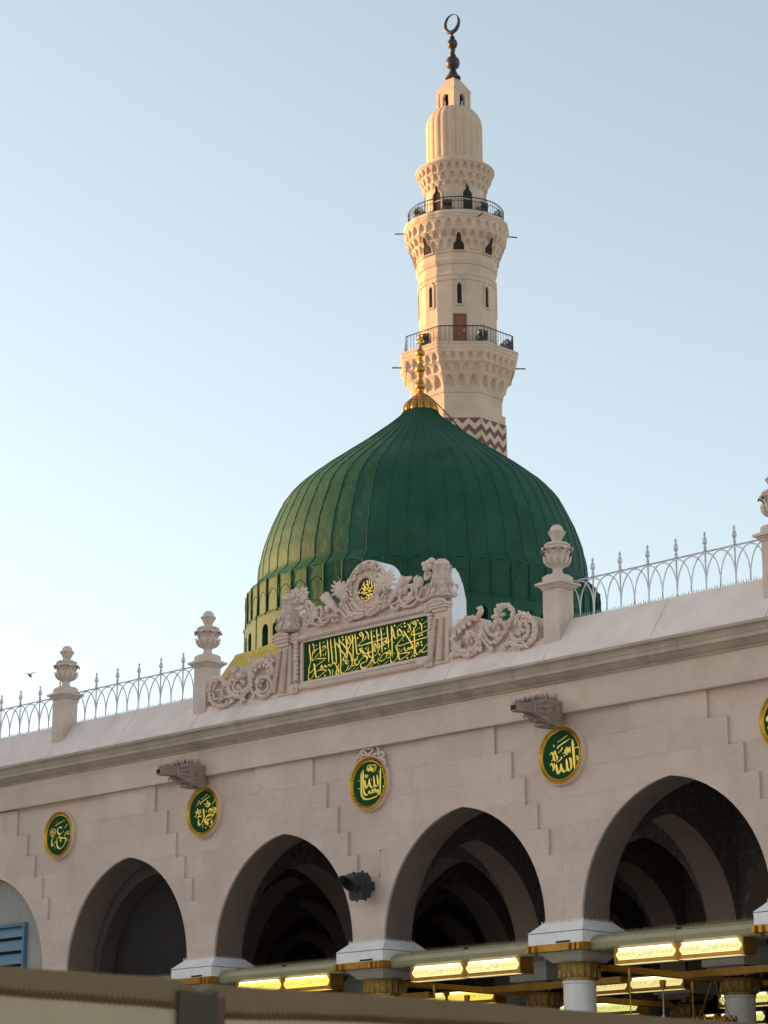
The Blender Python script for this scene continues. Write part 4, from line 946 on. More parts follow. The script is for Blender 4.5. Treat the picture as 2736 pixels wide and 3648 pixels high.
for i in range(5):
    leaf(ga, CC, 290 + 12 * i, 720 - 8 * i, 210 + 40 * i, 660 - 10 * i + 30 * abs(i - 2), .045, -.06, 3)
    A = Vector(cv(CC, 1370 + 25 * i, 560 - 18 * i, -.05)); B = Vector(cv(CC, 1400 + 36 * i, 400 - 0 * i, -.04)); ga.tube([A, A.lerp(B, .6), B], [.035, .04, .03], 6, .7)
for reg, x, y, r_ in ((CC, 130, 960, .09), (CC, 310, 870, .08), (CL, 1590, 420, .07), (CC, 1540, 690, .08), (CR, 340, 320, .10), (CC, 1400, 620, .07)): ga.ell(cv(reg, x, y, -.05), (r_ * .8, .05, r_), 8, 6)
flower(ga, CL, 1345, 240, .15, 9, -.09, .34); flower(ga, CL, 1460, 200, .13, 7, -.07, .2)
for a in (0, .4, .8, 1.3): leaf(ga, CL, 1400, 260, 1400 + 140 * cos(a), 260 - 110 * sin(a) + 10, .05, -.06, 3)
for x, y in ((440, 130), (410, 190), (470, 110), (455, 165), (400, 150)): ga.ell(cv(CR, x, y, -.07), (.075, .05, .05), 8, 6, Matrix.Rotation(.5, 3, 'Y'))
ga.tube(spline([cv(CR, x, y, -.05) for x, y in ((430, 190), (400, 240), (400, 290), (440, 260), (450, 220))], 5), .03, 8)
leaf(ga, CR, 300, 330, 330, 250, .06, -.05, 5); leaf(ga, CR, 285, 420, 300, 270, .06, -.04, 3)
for sd in (-1, 1):
    h = MB(); keep = {}
    for f in ga.f:
        if (sum(ga.v[i][0] for i in f) / len(f) > PX(0)) == (sd > 0):
            h.f.append(tuple(keep.setdefault(i, len(keep)) for i in f))
    h.v = [None] * len(keep)
    for i, j in keep.items(): h.v[j] = ga.v[i]
    h.mi = [0] * len(h.f); bb(h, 'garland', M['carve'], 60)
# backing of the garland zone, a low curved panel
gb = MB(); zz0 = 10.93
poly = [cp(CL, 1400, 760)] + [cp(CL, 1400, 480)] + [cp(CL, 1560, 420), cp(CC, 200, 900), cp(CC, 420, 830), cp(CC, 560, 640), cp(CC, 885, 560), cp(CC, 1200, 560), cp(CC, 1330, 700), cp(CC, 1440, 620), cp(CR, 270, 400), cp(CR, 400, 330), cp(CR, 470, 400), cp(CR, 470, 520)]
gb.prism(poly, YC - .004, YC + .25); bb(gb, 'garland_panel', M['carve'])

# scroll panels left and right
OL = [(62, 1900), (64, 1560), (130, 1440), (250, 1410), (330, 1400), (395, 1290), (470, 1255), (555, 1340), (640, 1400), (690, 1330), (690, 1215), (800, 1145), (930, 1100), (1060, 1085), (1110, 1090), (1080, 1690)]
OR_ = [(640, 1100), (668, 860), (715, 725), (830, 655), (900, 665), (940, 730), (1000, 765), (1045, 715), (1090, 690), (1190, 690), (1225, 640), (1285, 690), (1350, 625), (1440, 655), (1500, 740), (1518, 950)]
def spanel(reg, outline):
    m_ = MB(); m_.prism([cp(reg, x, y) for x, y in outline], YC + .0, YC + .30); return m_
for reg, o_ in ((CL, OL), (CR, OR_)):
    poly = [cp(reg, x, y) for x, y in o_]
    # keep the foot of the panel on the plinth
    zf = 9.86
    poly[0] = (poly[0][0], zf + ZT(poly[0][0])); poly[-1] = (poly[-1][0], zf + ZT(poly[-1][0]))
    m_ = MB(); m_.prism(poly, YC + .0, YC + .28); bb(m_, 'scroll_panel', M['carve'])
sl_ = MB()
for pts, r_, tp, lb in (([(440, 1770), (330, 1835), (210, 1855), (115, 1800), (78, 1690), (92, 1550), (155, 1460), (245, 1440), (300, 1500), (320, 1570)], .075, (.6, 1.0), 0), ([(115, 1660), (140, 1700), (150, 1750), (210, 1750), (270, 1700), (240, 1620), (180, 1630)], .05, (.7, .9), 0), ([(400, 1740), (330, 1720), (260, 1760), (200, 1800)], .055, (1, .5), 3), ([(200, 1470), (150, 1560), (130, 1640)], .05, (1, .5), 2),
                        ([(530, 1720), (430, 1700), (365, 1620), (352, 1520), (395, 1465), (455, 1485), (430, 1560), (445, 1630), (520, 1660)], .06, (1.1, .7), 0), ([(590, 1790), (560, 1720), (600, 1650), (680, 1560), (695, 1430), (700, 1310), (760, 1235), (860, 1190), (950, 1220), (1005, 1300), (1000, 1400)], .06, (1.3, 1.0), 0), ([(480, 1560), (540, 1600), (560, 1660), (620, 1620)], .06, (1, .6), 3),
                        ([(760, 1650), (860, 1720), (950, 1670), (1000, 1560), (965, 1460), (880, 1430), (800, 1440), (772, 1520), (795, 1620), (880, 1650), (945, 1580), (930, 1490)], .05, (1.3, .7), 0), ([(700, 1500), (690, 1600), (720, 1660), (740, 1730)], .05, (1, .8), 2), ([(330, 1440), (340, 1380), (400, 1310), (470, 1270)], .055, (.8, .6), 2), ([(690, 1340), (720, 1260), (800, 1190), (900, 1150)], .05, (.7, 1), 5), ([(960, 1070), (980, 1160), (1040, 1200)], .06, (1, .6), 0)):
    scroll(sl_, CL, pts, r_ * .9, -.075, tp, .9, lb)
flower(sl_, CL, 530, 1420, .13, 5, -.07, .5); flower(sl_, CL, 815, 1500, .12, 6, -.08, .5)
for x0, y0, x1, y1 in ((470, 1290, 390, 1370), (470, 1280, 480, 1240), (700, 1200, 660, 1150), (720, 1210, 760, 1160), (690, 1370, 740, 1450), (690, 1400, 660, 1450), (820, 1250, 840, 1310), (880, 1230, 900, 1290), (930, 1250, 950, 1310), (960, 1330, 930, 1370), (980, 1390, 940, 1420), (980, 1120, 950, 1050), (760, 1290, 770, 1370), (540, 1760, 570, 1830), (720, 1690, 750, 1750), (400, 1750, 420, 1830), (560, 1520, 620, 1500), (520, 1580, 500, 1530)): leaf(sl_, CL, x0, y0, x1, y1, .055, -.07, 4)
for x, y in ((130, 1500), (200, 1440), (90, 1620), (100, 1740), (160, 1830), (280, 1850), (340, 1800), (390, 1530), (370, 1600), (410, 1670)): sl_.ell(cv(CL, x, y, -.09), (.045, .03, .035), 7, 5)
bb(sl_, 'acanthus_scroll', M['carve'], 60)
sr_ = MB()
for pts, r_, tp, lb in (([(700, 1050), (688, 950), (682, 860), (725, 750), (820, 680), (900, 680), (955, 620), (945, 565)], .07, (.8, .9), 0), ([(700, 930), (730, 990), (790, 1010), (870, 990), (920, 930), (905, 850), (860, 820), (810, 830)], .065, (1.1, .6), 0), ([(650, 1060), (740, 1030), (830, 1050), (920, 1000), (950, 940)], .05, (1.1, .6), 0),
                        ([(945, 730), (985, 830), (1040, 915), (1110, 905), (1180, 830), (1230, 740), (1272, 650), (1255, 580), (1195, 550), (1140, 590), (1130, 540)], .06, (.6, 1.1), 0), ([(1000, 740), (1040, 830), (1110, 850), (1150, 800)], .055, (1, .8), 4), ([(1160, 970), (1250, 920), (1350, 955), (1450, 910), (1495, 800), (1460, 690), (1370, 640), (1310, 680), (1325, 725)], .085, (.7, .9), 0), ([(1255, 820), (1290, 890), (1370, 890), (1425, 810), (1400, 720), (1350, 690)], .06, (1.0, .8), 5), ([(1300, 830), (1340, 800), (1400, 800)], .06, (1, .6), 2), ([(720, 800), (780, 730), (850, 700)], .06, (.8, 1), 4), ([(960, 760), (940, 850), (950, 930), (930, 1000)], .045, (.7, 1), 0), ([(960, 780), (970, 880), (1040, 970), (1060, 1000)], .05, (.7, 1.1), 0), ([(760, 900), (740, 960), (770, 1000)], .06, (1, .8), 3)):
    scroll(sr_, CR, pts, r_ * .9, -.075, tp, .9, lb)
flower(sr_, CR, 845, 860, .13, 6, -.08, .5); flower(sr_, CR, 1115, 650, .15, 6, -.05, .4); flower(sr_, CR, 1115, 730, .11, 5, -.07, .4)
for x0, y0, x1, y1 in ((930, 960, 900, 1010), (950, 960, 960, 1020), (1180, 760, 1200, 700), (1100, 880, 1130, 800), (780, 740, 810, 790), (840, 710, 860, 760), (730, 800, 780, 810), (690, 1020, 650, 1060), (1180, 940, 1160, 1000), (1360, 760, 1330, 700), (1420, 720, 1380, 690), (1060, 960, 1070, 1010), (960, 810, 940, 900), (1340, 850, 1330, 800)): leaf(sr_, CR, x0, y0, x1, y1, .055, -.07, 4)
for x, y in ((700, 860), (760, 720), (1300, 950), (1400, 950), (1480, 850), (1490, 760), (1420, 660), (740, 1040), (840, 1040)): sr_.ell(cv(CR, x, y, -.10), (.05, .03, .04), 7, 5)
bb(sr_, 'acanthus_scroll', M['carve'], 60)

# ------------------------------------------------------------------ the green dome
DOME = (-63.13, 37.16)
dome = empty('green_dome', (DOME[0], DOME[1], 0), RAD(44.6)); tag(dome, 'ribbed green dome on an arcaded drum with a golden finial', 'dome')
DP = [(6.43, 24.19), (6.42, 24.62), (6.38, 24.94), (6.31, 25.21), (6.24, 25.56), (6.13, 25.89), (5.99, 26.29), (5.81, 26.70), (5.62, 27.10), (5.45, 27.42), (5.23, 27.71), (4.92, 28.04), (4.54, 28.36), (4.02, 28.77), (3.46, 29.18), (2.50, 29.86), (1.58, 30.56), (.92, 31.10), (.76, 31.28), (.70, 31.40)]
lean = lambda z: -.0125 * max(0, z - 26.5)         # the top sits a little to one side of the drum
prof = [(p.x, p.z) for p in spline([(r, 0, z) for r, z in DP], 4)]
prof = [(6.86, 23.66), (6.80, 23.74), (6.66, 23.86), (6.55, 23.98), (6.46, 24.10)] + prof
NR = 54; A0 = RAD(-5.2)
m_ = MB(); n = NR * 6; rows = []
random.seed(11)
jit = [random.uniform(-.5, .5) for _ in range(NR)]
def ph(a): return ((a - A0) / (2 * pi / NR))
for r, z in prof:
    row = []
    for i in range(n):
        a = 2 * pi * i / n + A0; u = ph(a) % 1.0; k = int(ph(a)) % NR
        s_ = sin(pi * u)
        # panels sag a little between the ribs, and scallop where they flare over the drum
        fl = max(0, (24.1 - z) / .44)
        rr = r - .005 * s_ * min(1, r / 3) + .005 * sin(3.1 * z + jit[k] * 9) * s_ - fl * .05 * s_ * s_
        zz = z + fl * .06 * s_ * s_
        row.append((rr * sin(a) + lean(z), -rr * cos(a), zz))
    rows.append(row)
m_.grid(rows); m_.build('shell', M['dome'], dome, smooth=50)
random.seed(2)
for k in range(NR):
    a = A0 + 2 * pi * k / NR; pts = []
    for q, (r, z) in enumerate(prof):
        w_ = .0012 * random.uniform(-1, 1)
        pts.append(((r + .006) * sin(a + w_) + lean(z), -(r + .006) * cos(a + w_), z))
    m_ = MB(); m_.tube(pts, [.019 + .004 * sin(q * 1.3 + k) for q in range(len(pts))], 6, 1.0, (sin(a), -cos(a), 0))
    m_.build('rib', M['dome'], dome, smooth=60)
# horizontal seams of the lead sheets
for z in (25.7, 27.0, 28.3, 29.3):
    P = []
    for i in range(NR * 4):
        k = i // 4; zz = z + .22 * sin(k * 2.4 + z) * sin(k * .7)
        rr = None
        for (ra, za), (rb, zb) in zip(prof[4:], prof[5:]):
            if za <= zz <= zb: rr = ra + (rb - ra) * (zz - za) / (zb - za); break
        a = A0 + 2 * pi * i / (NR * 4); rr -= .004 + .010 * sin(pi * (i % 4) / 4)
        P.append((rr * sin(a) + lean(zz), -rr * cos(a), zz))
    m_ = MB(); m_.tube(P, .012, 5, closed=True); m_.build('sheet_seam', M['dome'], dome, smooth=60)
# drum, upper tier: pilaster strips and blind pointed arches
R1, R2 = 6.84, 6.91
m_ = MB(); m_.lathe([(R1 - .02, 22.3), (R1, 22.40), (R1, 23.60), (R1 + .02, 23.63), (6.84, 23.68)], n=216, capt=False, capb=False)
dr = m_.build('drum', M['dome'], dome, smooth=40)
m_ = MB(); random.seed(9)
for k in range(NR):
    a = A0 + 2 * pi * k / NR
    P = lambda da, z, r=R1: (r * sin(a + da), -r * cos(a + da), z)
    m_.tube([P(0, z, R1 + .035 + random.uniform(-.006, .012)) for z in (22.40, 22.7, 23.0, 23.3, 23.55, 23.68)], [.036 + random.uniform(-.006, .008) for _ in range(6)], 6)
    w_ = 2 * pi / NR
    arc = arc_pts(.30, 22.85, 23.25, 5)
    pts = [P(w_ / 2 - .30 / R1, 22.40)] + [P(w_ / 2 + x / R1, z) for x, z in arc] + [P(w_ / 2 + .30 / R1, 22.40)]
    m_.tube(pts, .021, 5)
    # raised spandrel field above the arch
m_.build('blind_arcade', M['dome'], dome, smooth=60)
m_ = MB(); m_.lathe([(R1 - .02, 22.27), (R1 + .08, 22.29), (R1 + .10, 22.34), (R1 + .05, 22.40), (R1 - .02, 22.42)], n=162, capt=False, capb=False)
for k in range(NR):
    a = A0 + 2 * pi * k / NR; m_.cbox(((R1 + .08) * sin(a), -(R1 + .08) * cos(a), 22.34), (.04, .05, .05), Matrix.Rotation(a, 3, 'Z'))
m_.build('drum_band', M['dome'], dome, smooth=40)
# lower tier with pairs of arched windows
WC = []
for c_ in (-195.3, -175.3, -155.3, -135.3, -115.3, -95.3, -75.3, -55.3, -35.3, -10.3, 14.6, 37.1, 57, 77, 97, 117, 137):
    for d in (-3.3, 3.3): WC.append(RAD(c_ + d))
WC = sorted([c % (2 * pi) for c in WC])
m_ = MB()
arch_wall(m_, [c * R2 for c in WC], .235, 21.70, 21.93, 22.33, 21.10, (WC[0] - .12) * R2, (WC[0] - .12 + 2 * pi) * R2, 0, .42, mapf=lambda u, v, z: ((R2 - v) * sin(u / R2), -(R2 - v) * cos(u / R2), z), n=6, back=False, sub=3)
m_.build('window_tier', [M['dome'], M['dome']], dome)
m_ = MB(); m_.lathe([(R2, 20.9), (R2, 21.10)], n=216, capt=False, capb=False); m_.lathe([(R2 - .425, 21.095), (R2 + .01, 21.10)], n=216, capt=False, capb=False)
for k in range(NR):
    a = A0 + 2 * pi * k / NR
    if min(abs((a - c + pi) % (2 * pi) - pi) for c in WC) > .045:
        m_.tube([(R2 * sin(a), -R2 * cos(a), z) for z in (20.95, 22.30)], .03, 5)
m_.build('tier_strips', M['dome'], dome, smooth=40)
m_ = MB(); m_.lathe([(R2 - .43, 21.0), (R2 - .43, 22.33)], n=108, capt=False, capb=False); m_.build('window_dark', M['dark'], dome)
# sloping octagonal skirt, then plain octagonal walls down to the roof
oc = lambda a, t, r, z: cos(pi / 8) / cos(((a - RAD(10)) % (pi / 4)) - pi / 8)
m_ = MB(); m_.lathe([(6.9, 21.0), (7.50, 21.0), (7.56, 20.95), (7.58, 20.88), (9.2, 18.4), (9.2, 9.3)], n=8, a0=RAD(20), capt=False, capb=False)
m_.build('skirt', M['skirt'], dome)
# golden finial
fx = lean(31.4); fin = None
m_ = MB()
m_.lathe([(.66, 31.36), (.70, 31.44), (.655, 31.55), (.62, 31.68), (.54, 31.81), (.40, 31.95), (.27, 32.07), (.17, 32.17), (.13, 32.22)], (fx, 0, 0), 120, mod=lambda a, t, r, z: 1 + .24 * (abs(cos(a * 7)) - .6) * min(1, (32.25 - z) * 1.6))
fin = m_.build('finial', M['domegold'], dome, smooth=50)
m_ = MB(); m_.lathe([(.13, 32.20), (.15, 32.24), (.12, 32.28), (.10, 32.33), (.11, 32.36), (.17, 32.39), (.21, 32.44), (.217, 32.50), (.19, 32.58), (.13, 32.68), (.10, 32.80), (.095, 32.84), (.118, 32.87), (.10, 32.90), (.118, 32.94), (.095, 32.98), (.095, 33.06), (.15, 33.10), (.20, 33.16), (.213, 33.22), (.19, 33.30), (.12, 33.38), (.09, 33.44), (.088, 33.54), (.115, 33.57), (.115, 33.62), (.088, 33.65), (.095, 33.76), (.15, 33.80), (.19, 33.86), (.192, 33.92), (.16, 33.99), (.10, 34.06), (.072, 34.15), (.062, 34.26), (.05, 34.30)], (fx - .0, 0, 0), 32)
m_.build('gilded_balls', M['domegold'], fin, smooth=50)
m_ = MB()
for s_ in (-1, 1):
    m_.tube([(fx + s_ * (.075 + .065 * cos(t)), 0, 34.41 + .075 * sin(t)) for t in [2 * pi * i / 14 for i in range(14)]], .028, 6, closed=True)
    m_.tube(spline([(fx, 0, 34.50), (fx + s_ * .07, 0, 34.55), (fx + s_ * .085, 0, 34.64), (fx + s_ * .03, 0, 34.73)], 4), [.03] * 6 + [.022] * 4 + [.012] * 3, 6)
m_.tube([(fx, 0, 34.28), (fx, 0, 34.52)], .035, 8); m_.ell((fx, 0, 34.41), (.05, .03, .06)); m_.tube([(fx, 0, 34.5), (fx, 0, 34.66)], [.025, .008], 6)
m_.build('crescent_ornament', M['gold'], fin, smooth=50)
m_ = MB(); m_.tube(spline([(fx + .16, -.10, 32.16), (fx + .50, -.10, 31.90), (fx + 1.15, -.1, 31.20), (fx + 1.55, -.1, 30.72), (fx + 1.75, -.12, 30.50)], 4), .022, 6); m_.build('lightning_cable', M['black'], dome)

# ------------------------------------------------------------------ the minaret
mn = empty('stone_minaret', (-76.98, 54.45, 0)); tag(mn, 'tall cream stone minaret with two railed balconies and a dark crescent on top', 'minaret')
mn.rotation_euler = (Matrix.Rotation(-.0071, 4, 'Y') @ Matrix.Rotation(.0071, 4, 'X') @ Matrix.Rotation(RAD(46.5), 4, 'Z')).to_euler()
def pf(N, phase):
    return lambda a: cos(pi / N) / cos(((a - phase) % (2 * pi / N)) - pi / N)
P8 = pf(8, RAD(22.5)); P16 = pf(16, RAD(11.25)); P1 = lambda a: 1.0
def poly_lathe(prof, N, phase, mats=None):
    m_ = MB(); m_.lathe(prof, n=N, a0=phase); return m_
def muq(mb, tiers, P, tot=480, rows=9):
    """stalactite corbelling: tiers = (z0, z1, r0, r1, depth, cells, phase)"""
    for ti, (z0, z1, r0, r1, dep, n, phs) in enumerate(tiers):
        R = []
        for k in range(rows + 1):
            t = k / rows; row = []
            w_ = .86 * (max(0, 1 - (t / .84) ** 2.6) ** .8) if t < .84 else 0
            for i in range(tot):
                a = 2 * pi * i / tot; u = ((i * n / tot + phs) % 1.0) * 2 - 1
                inn = abs(u) < w_
                nd = dep * (1 - (abs(u) / w_) ** 4) if inn and w_ > .02 else 0
                if t < .84: base = r0 + (r1 - r0) * (t ** 1.3) * .9
                else: base = r0 + (r1 - r0) * (.9 + .6 * (t - .84))
                if t > .9: base += .012 * (1 - abs(u))
                rr = (base - nd * min(1, t * 2.2 + .25)) * P(a)
                row.append((rr * sin(a), -rr * cos(a), z0 + (z1 - z0) * t + (.02 * (1 - abs(u)) if k == rows else 0)))
            R.append(row)
        mb.grid(R)
        if ti + 1 < len(tiers):
            rn = tiers[ti + 1][2] - tiers[ti + 1][4] * .25; L1 = R[-1]
            mb.grid([L1, [(rn * P(2 * pi * i / tot) * sin(2 * pi * i / tot), -rn * P(2 * pi * i / tot) * cos(2 * pi * i / tot), z1 + .004) for i in range(tot)]])
V8 = RAD(22.5)
# base with chevron band
m_ = poly_lathe([(2.38, 0), (2.38, 37.69), (2.38, 38.11), (2.33, 38.14), (2.225, 38.15)], 8, V8)
m_.build('base_shaft', M['cream'], mn)
m_ = poly_lathe([(2.392, 30.0), (2.392, 37.68)], 8, V8); m_.v = m_.v; o_ = m_.build('chevron_ground', M['maroon'], mn)
m_ = MB(); ap = 2.392 * cos(pi / 8); half = 2.392 * sin(pi / 8)
for f in range(8):
    a = f * pi / 4
    Rz = Matrix.Rotation(a, 4, 'Z')
    for rowi in range(6):
        zt = 37.66 - .60 * rowi
        per = 2 * half / 3
        top = []; n_ = 12
        for i in range(13):
            x = -half + 2 * half * i / 12; t = (i % 4) / 4; tri = abs((i / 4 * 2) % 2 - 1)
            top.append((x, zt - .30 * (1 - tri) if True else zt))
        pts = [(x, z) for x, z in top] + [(x, z - .30) for x, z in top[::-1]]
        q = MB(); q.prism(pts, -ap - .035, -ap + .01); q.xf(Rz); m_.add(q.v, q.f)
m_.build('chevron_strips', M['cream'], mn)
m_ = poly_lathe([(2.225, 38.15), (2.225, 39.0), (2.29, 39.04), (2.30, 39.10), (2.26, 39.16), (2.26, 39.3)], 8, V8); m_.build('lower_shaft', M['cream'], mn)
m_ = MB(); muq(m_, [(39.22, 39.98, 2.28, 2.60, .16, 24, .5), (39.96, 40.46, 2.56, 2.84, .10, 32, 0), (40.44, 40.94, 2.90, 3.06, .13, 40, .5)], P8)
m_.build('lower_muqarnas', M['cream'], mn, smooth=30)
m_ = poly_lathe([(2.98, 40.90), (3.07, 40.93), (3.07, 41.06), (3.11, 41.09), (3.11, 41.26), (3.14, 41.28), (3.14, 41.38), (2.9, 41.40), (1.8, 41.40)], 8, V8); m_.build('lower_balcony', M['cream'], mn)
# 16 sided shaft
m_ = poly_lathe([(1.965, 41.3), (1.965, 44.95), (2.02, 44.98), (2.03, 45.10), (1.975, 45.17), (1.975, 45.20), (2.02, 45.24), (2.02, 45.34), (1.97, 45.40), (1.965, 45.80), (2.02, 45.83), (2.08, 45.98), (2.09, 46.08), (2.05, 46.14), (2.05, 46.40), (2.10, 46.42), (2.10, 46.6)], 16, RAD(11.25)); m_.build('upper_shaft', M['cream'], mn)
def on_face(mb, pts, r0, r1, a):
    q = MB(); q.prism(pts, -r1, -r0); q.xf(Matrix.Rotation(a, 4, 'Z')); mb.add(q.v, q.f)
def ring_poly(mb, outer, inner, r0, r1, a):
    q = MB(); n = len(outer)
    vs = [(x, -r1, z) for x, z in outer] + [(x, -r1, z) for x, z in inner] + [(x, -r0, z) for x, z in outer] + [(x, -r0, z) for x, z in inner]
    fs = []
    for i in range(n):
        j = (i + 1) % n
        fs += [(i, j, n + j, n + i), (2 * n + i, i, n + i, 3 * n + i)[:0] or (j, i, 2 * n + i, 2 * n + j), (n + i, n + j, 3 * n + j, 3 * n + i)]
    q.add(vs, fs); q.xf(Matrix.Rotation(a, 4, 'Z')); mb.add(q.v, q.f)
ap16 = 1.965 * cos(pi / 16)
for k in range(8):
    a = k * pi / 4
    m_ = MB()
    ring_poly(m_, [(-.21, 43.60), (.21, 43.60), (.21, 44.80), (.0, 45.06), (-.21, 44.80)], [(-.115, 43.68), (.115, 43.68), (.115, 44.66), (.0, 44.82), (-.115, 44.66)], ap16 - .02, ap16 + .055, a)
    fr_ = m_.build('slit_window', M['cream'], mn)
    m_ = MB(); on_face(m_, [(-.12, 43.66), (.12, 43.66), (.12, 44.66), (0, 44.83), (-.12, 44.66)], ap16 - .05, ap16 + .006, a); m_.build('pane', M['dark'], fr_)
m_ = MB(); on_face(m_, [(-.33, 41.4), (.33, 41.4), (.33, 43.14), (-.33, 43.14)], ap16 - .05, ap16 + .012, 0)
for x0, x1 in ((-.33, -.27), (.27, .33)): on_face(m_, [(x0, 41.4), (x1, 41.4), (x1, 43.08), (x0, 43.08)], ap16, ap16 + .05, 0)
on_face(m_, [(-.33, 43.084), (.33, 43.084), (.33, 43.16), (-.33, 43.16)], ap16, ap16 + .05, 0)
for z0, z1 in ((41.5, 42.2), (42.3, 42.98)):
    on_face(m_, [(-.17, z0), (.17, z0), (.17, z1), (-.17, z1)], ap16 + .01, ap16 + .025, 0)
dq = m_.build('door', M['wood'], mn)
m_ = MB(); on_face(m_, [(.20, 42.16), (.225, 42.16), (.225, 42.34), (.20, 42.34)], ap16 + .01, ap16 + .07, 0); on_face(m_, [(.12, 42.25), (.2, 42.25), (.2, 42.275), (.12, 42.275)], ap16 + .045, ap16 + .07, 0); m_.build('handle', M['steel'], dq)
# upper muqarnas with trefoil openings
m_ = MB(); muq(m_, [(46.58, 47.08, 2.12, 2.30, .10, 32, .5), (47.06, 47.50, 2.28, 2.50, .13, 32, 0), (47.48, 48.06, 2.53, 2.62, .12, 32, .5)], P1)
m_.build('upper_muqarnas', M['cream'], mn, smooth=30)
tre = [(-.27, 46.47), (.27, 46.47), (.27, 46.72), (.22, 46.82), (.14, 46.90), (.12, 46.98), (.12, 47.14), (.08, 47.24), (.0, 47.32), (-.08, 47.24), (-.12, 47.14), (-.12, 46.98), (-.14, 46.90), (-.22, 46.82), (-.27, 46.72)]
slant = lambda x, y, z: (x, y - .44 * max(0, z - 46.60), z)
tro = [(x * 1.16, 46.86 + (z - 46.86) * 1.12) for x, z in tre]
for k in range(8):
    a = k * pi / 4
    m_ = MB(); ring_poly(m_, tro, tre, 2.0, 2.13, 0); m_.fn(slant); m_.xf(Matrix.Rotation(a, 4, 'Z')); f_ = m_.build('trefoil_window', M['cream'], mn)
    m_ = MB(); on_face(m_, tre, 1.9, 2.11, 0); m_.fn(slant); m_.xf(Matrix.Rotation(a, 4, 'Z')); m_.build('opening', M['dark'], f_)
lob = lambda a, t, r, z: 1 + (.020 * (abs(cos(a * 10)) - .5) if r > 2.2 else 0)
m_ = MB(); m_.lathe([(2.56, 48.04), (2.64, 48.08), (2.66, 48.16), (2.60, 48.22), (2.64, 48.26), (2.645, 48.40), (2.58, 48.46), (2.50, 48.50), (1.3, 48.50)], n=160, mod=lob, capb=False); m_.build('upper_balcony', M['cream'], mn, smooth=35)
# top drum with niches
m_ = MB(); m_.lathe([(1.50, 48.4), (1.50, 49.45), (1.53, 49.47), (1.53, 49.52), (1.50, 49.54), (1.50, 50.3)], n=48); m_.build('top_drum', M['cream'], mn, smooth=30)
nic = [(-.25, 48.5), (.25, 48.5), (.25, 49.80), (.19, 49.90), (.10, 50.0), (.09, 50.32), (0, 50.46), (-.09, 50.32), (-.10, 50.0), (-.19, 49.90), (-.25, 49.80)]
nico = [(x * 1.22, 49.2 + (z - 49.2) * 1.06) for x, z in nic]
for k in range(6):
    a = RAD(20 + 60 * k)
    m_ = MB(); ring_poly(m_, nico, nic, 1.38, 1.57, a); f_ = m_.build('niche_frame', M['cream'], mn)
    m_ = MB(); on_face(m_, nic, 1.3, 1.515, a); m_.build('doorway', [M['dark']], f_)
m_ = MB(); muq(m_, [(50.12, 50.52, 1.50, 1.66, .08, 24, .5), (50.50, 50.92, 1.64, 1.82, .10, 24, 0), (50.90, 51.36, 1.84, 1.98, .11, 30, .5)], P1); m_.build('cornice_muqarnas', M['cream'], mn, smooth=30)
m_ = MB(); m_.lathe([(1.95, 51.34), (2.02, 51.37), (2.02, 51.47), (1.96, 51.50), (1.50, 51.62), (1.46, 51.66), (1.46, 51.92), (1.40, 51.93)], n=64, capb=False); m_.build('cornice', M['cream'], mn, smooth=30)
fl = lambda a, t, r, z: 1 + .045 * (abs(sin(a * 11)) ** .55 - .7)
m_ = MB(); m_.lathe([(1.42, 51.92), (1.425, 53.0), (1.425, 54.0), (1.41, 54.16), (1.36, 54.36), (1.27, 54.55), (1.13, 54.74), (.98, 54.87), (.80, 54.96), (.5, 55.0)], n=240, mod=fl, capb=False); m_.build('fluted_bulb', M['tan'], mn, smooth=28)
# square lantern, corner towards the viewer
LR = MB()
s2 = .61
def lant(u, v, z, f):
    p = Matrix.Rotation(f * pi / 2 + pi / 4, 4, 'Z') @ Vector((u, -(s2 - v), z)); return tuple(p)
for f in range(4):
    q = MB(); arch_wall(q, [0], .20, 55.55, 55.76, 56.02, 54.85, -s2, s2, 0, .16, mapf=lambda u, v, z, f=f: lant(u, v, z, f), n=6)
    LR.add(q.v, q.f)
    q = MB()
    for (x0, x1, z0, z1) in ((-s2, -.46, 54.9, 55.98), (.46, s2, 54.9, 55.98), (-.46, .46, 55.87, 55.98)):
        q.prism([(x0, z0), (x1, z0), (x1, z1), (x0, z1)], -s2 - .03, -s2)
    q.xf(Matrix.Rotation(f * pi / 2 + pi / 4, 4, 'Z')); LR.add(q.v, q.f)
LR.build('lantern', M['cream'], mn)
m_ = MB(); m_.lathe([(.42, 54.9), (.42, 56.0)], n=8); m_.build('lantern_core', M['dark'], mn)
m_ = MB()
sq = lambda a, t, r, z: cos(pi / 4) / cos((a % (pi / 2)) - pi / 4)
m_.lathe([(.92, 55.98), (.92, 56.03), (.84, 56.12), (.74, 56.26), (.58, 56.46), (.42, 56.64), (.33, 56.76), (.28, 56.80)], n=64, mod=lambda a, t, r, z: (cos(pi / 4) / cos((a % (pi / 2)) - pi / 4)) * (1 + (.05 * (abs(cos(a * 12)) - .5) if 56.05 < z < 56.7 else 0)))
m_.build('lantern_roof', M['pinkstone'], mn, smooth=30)
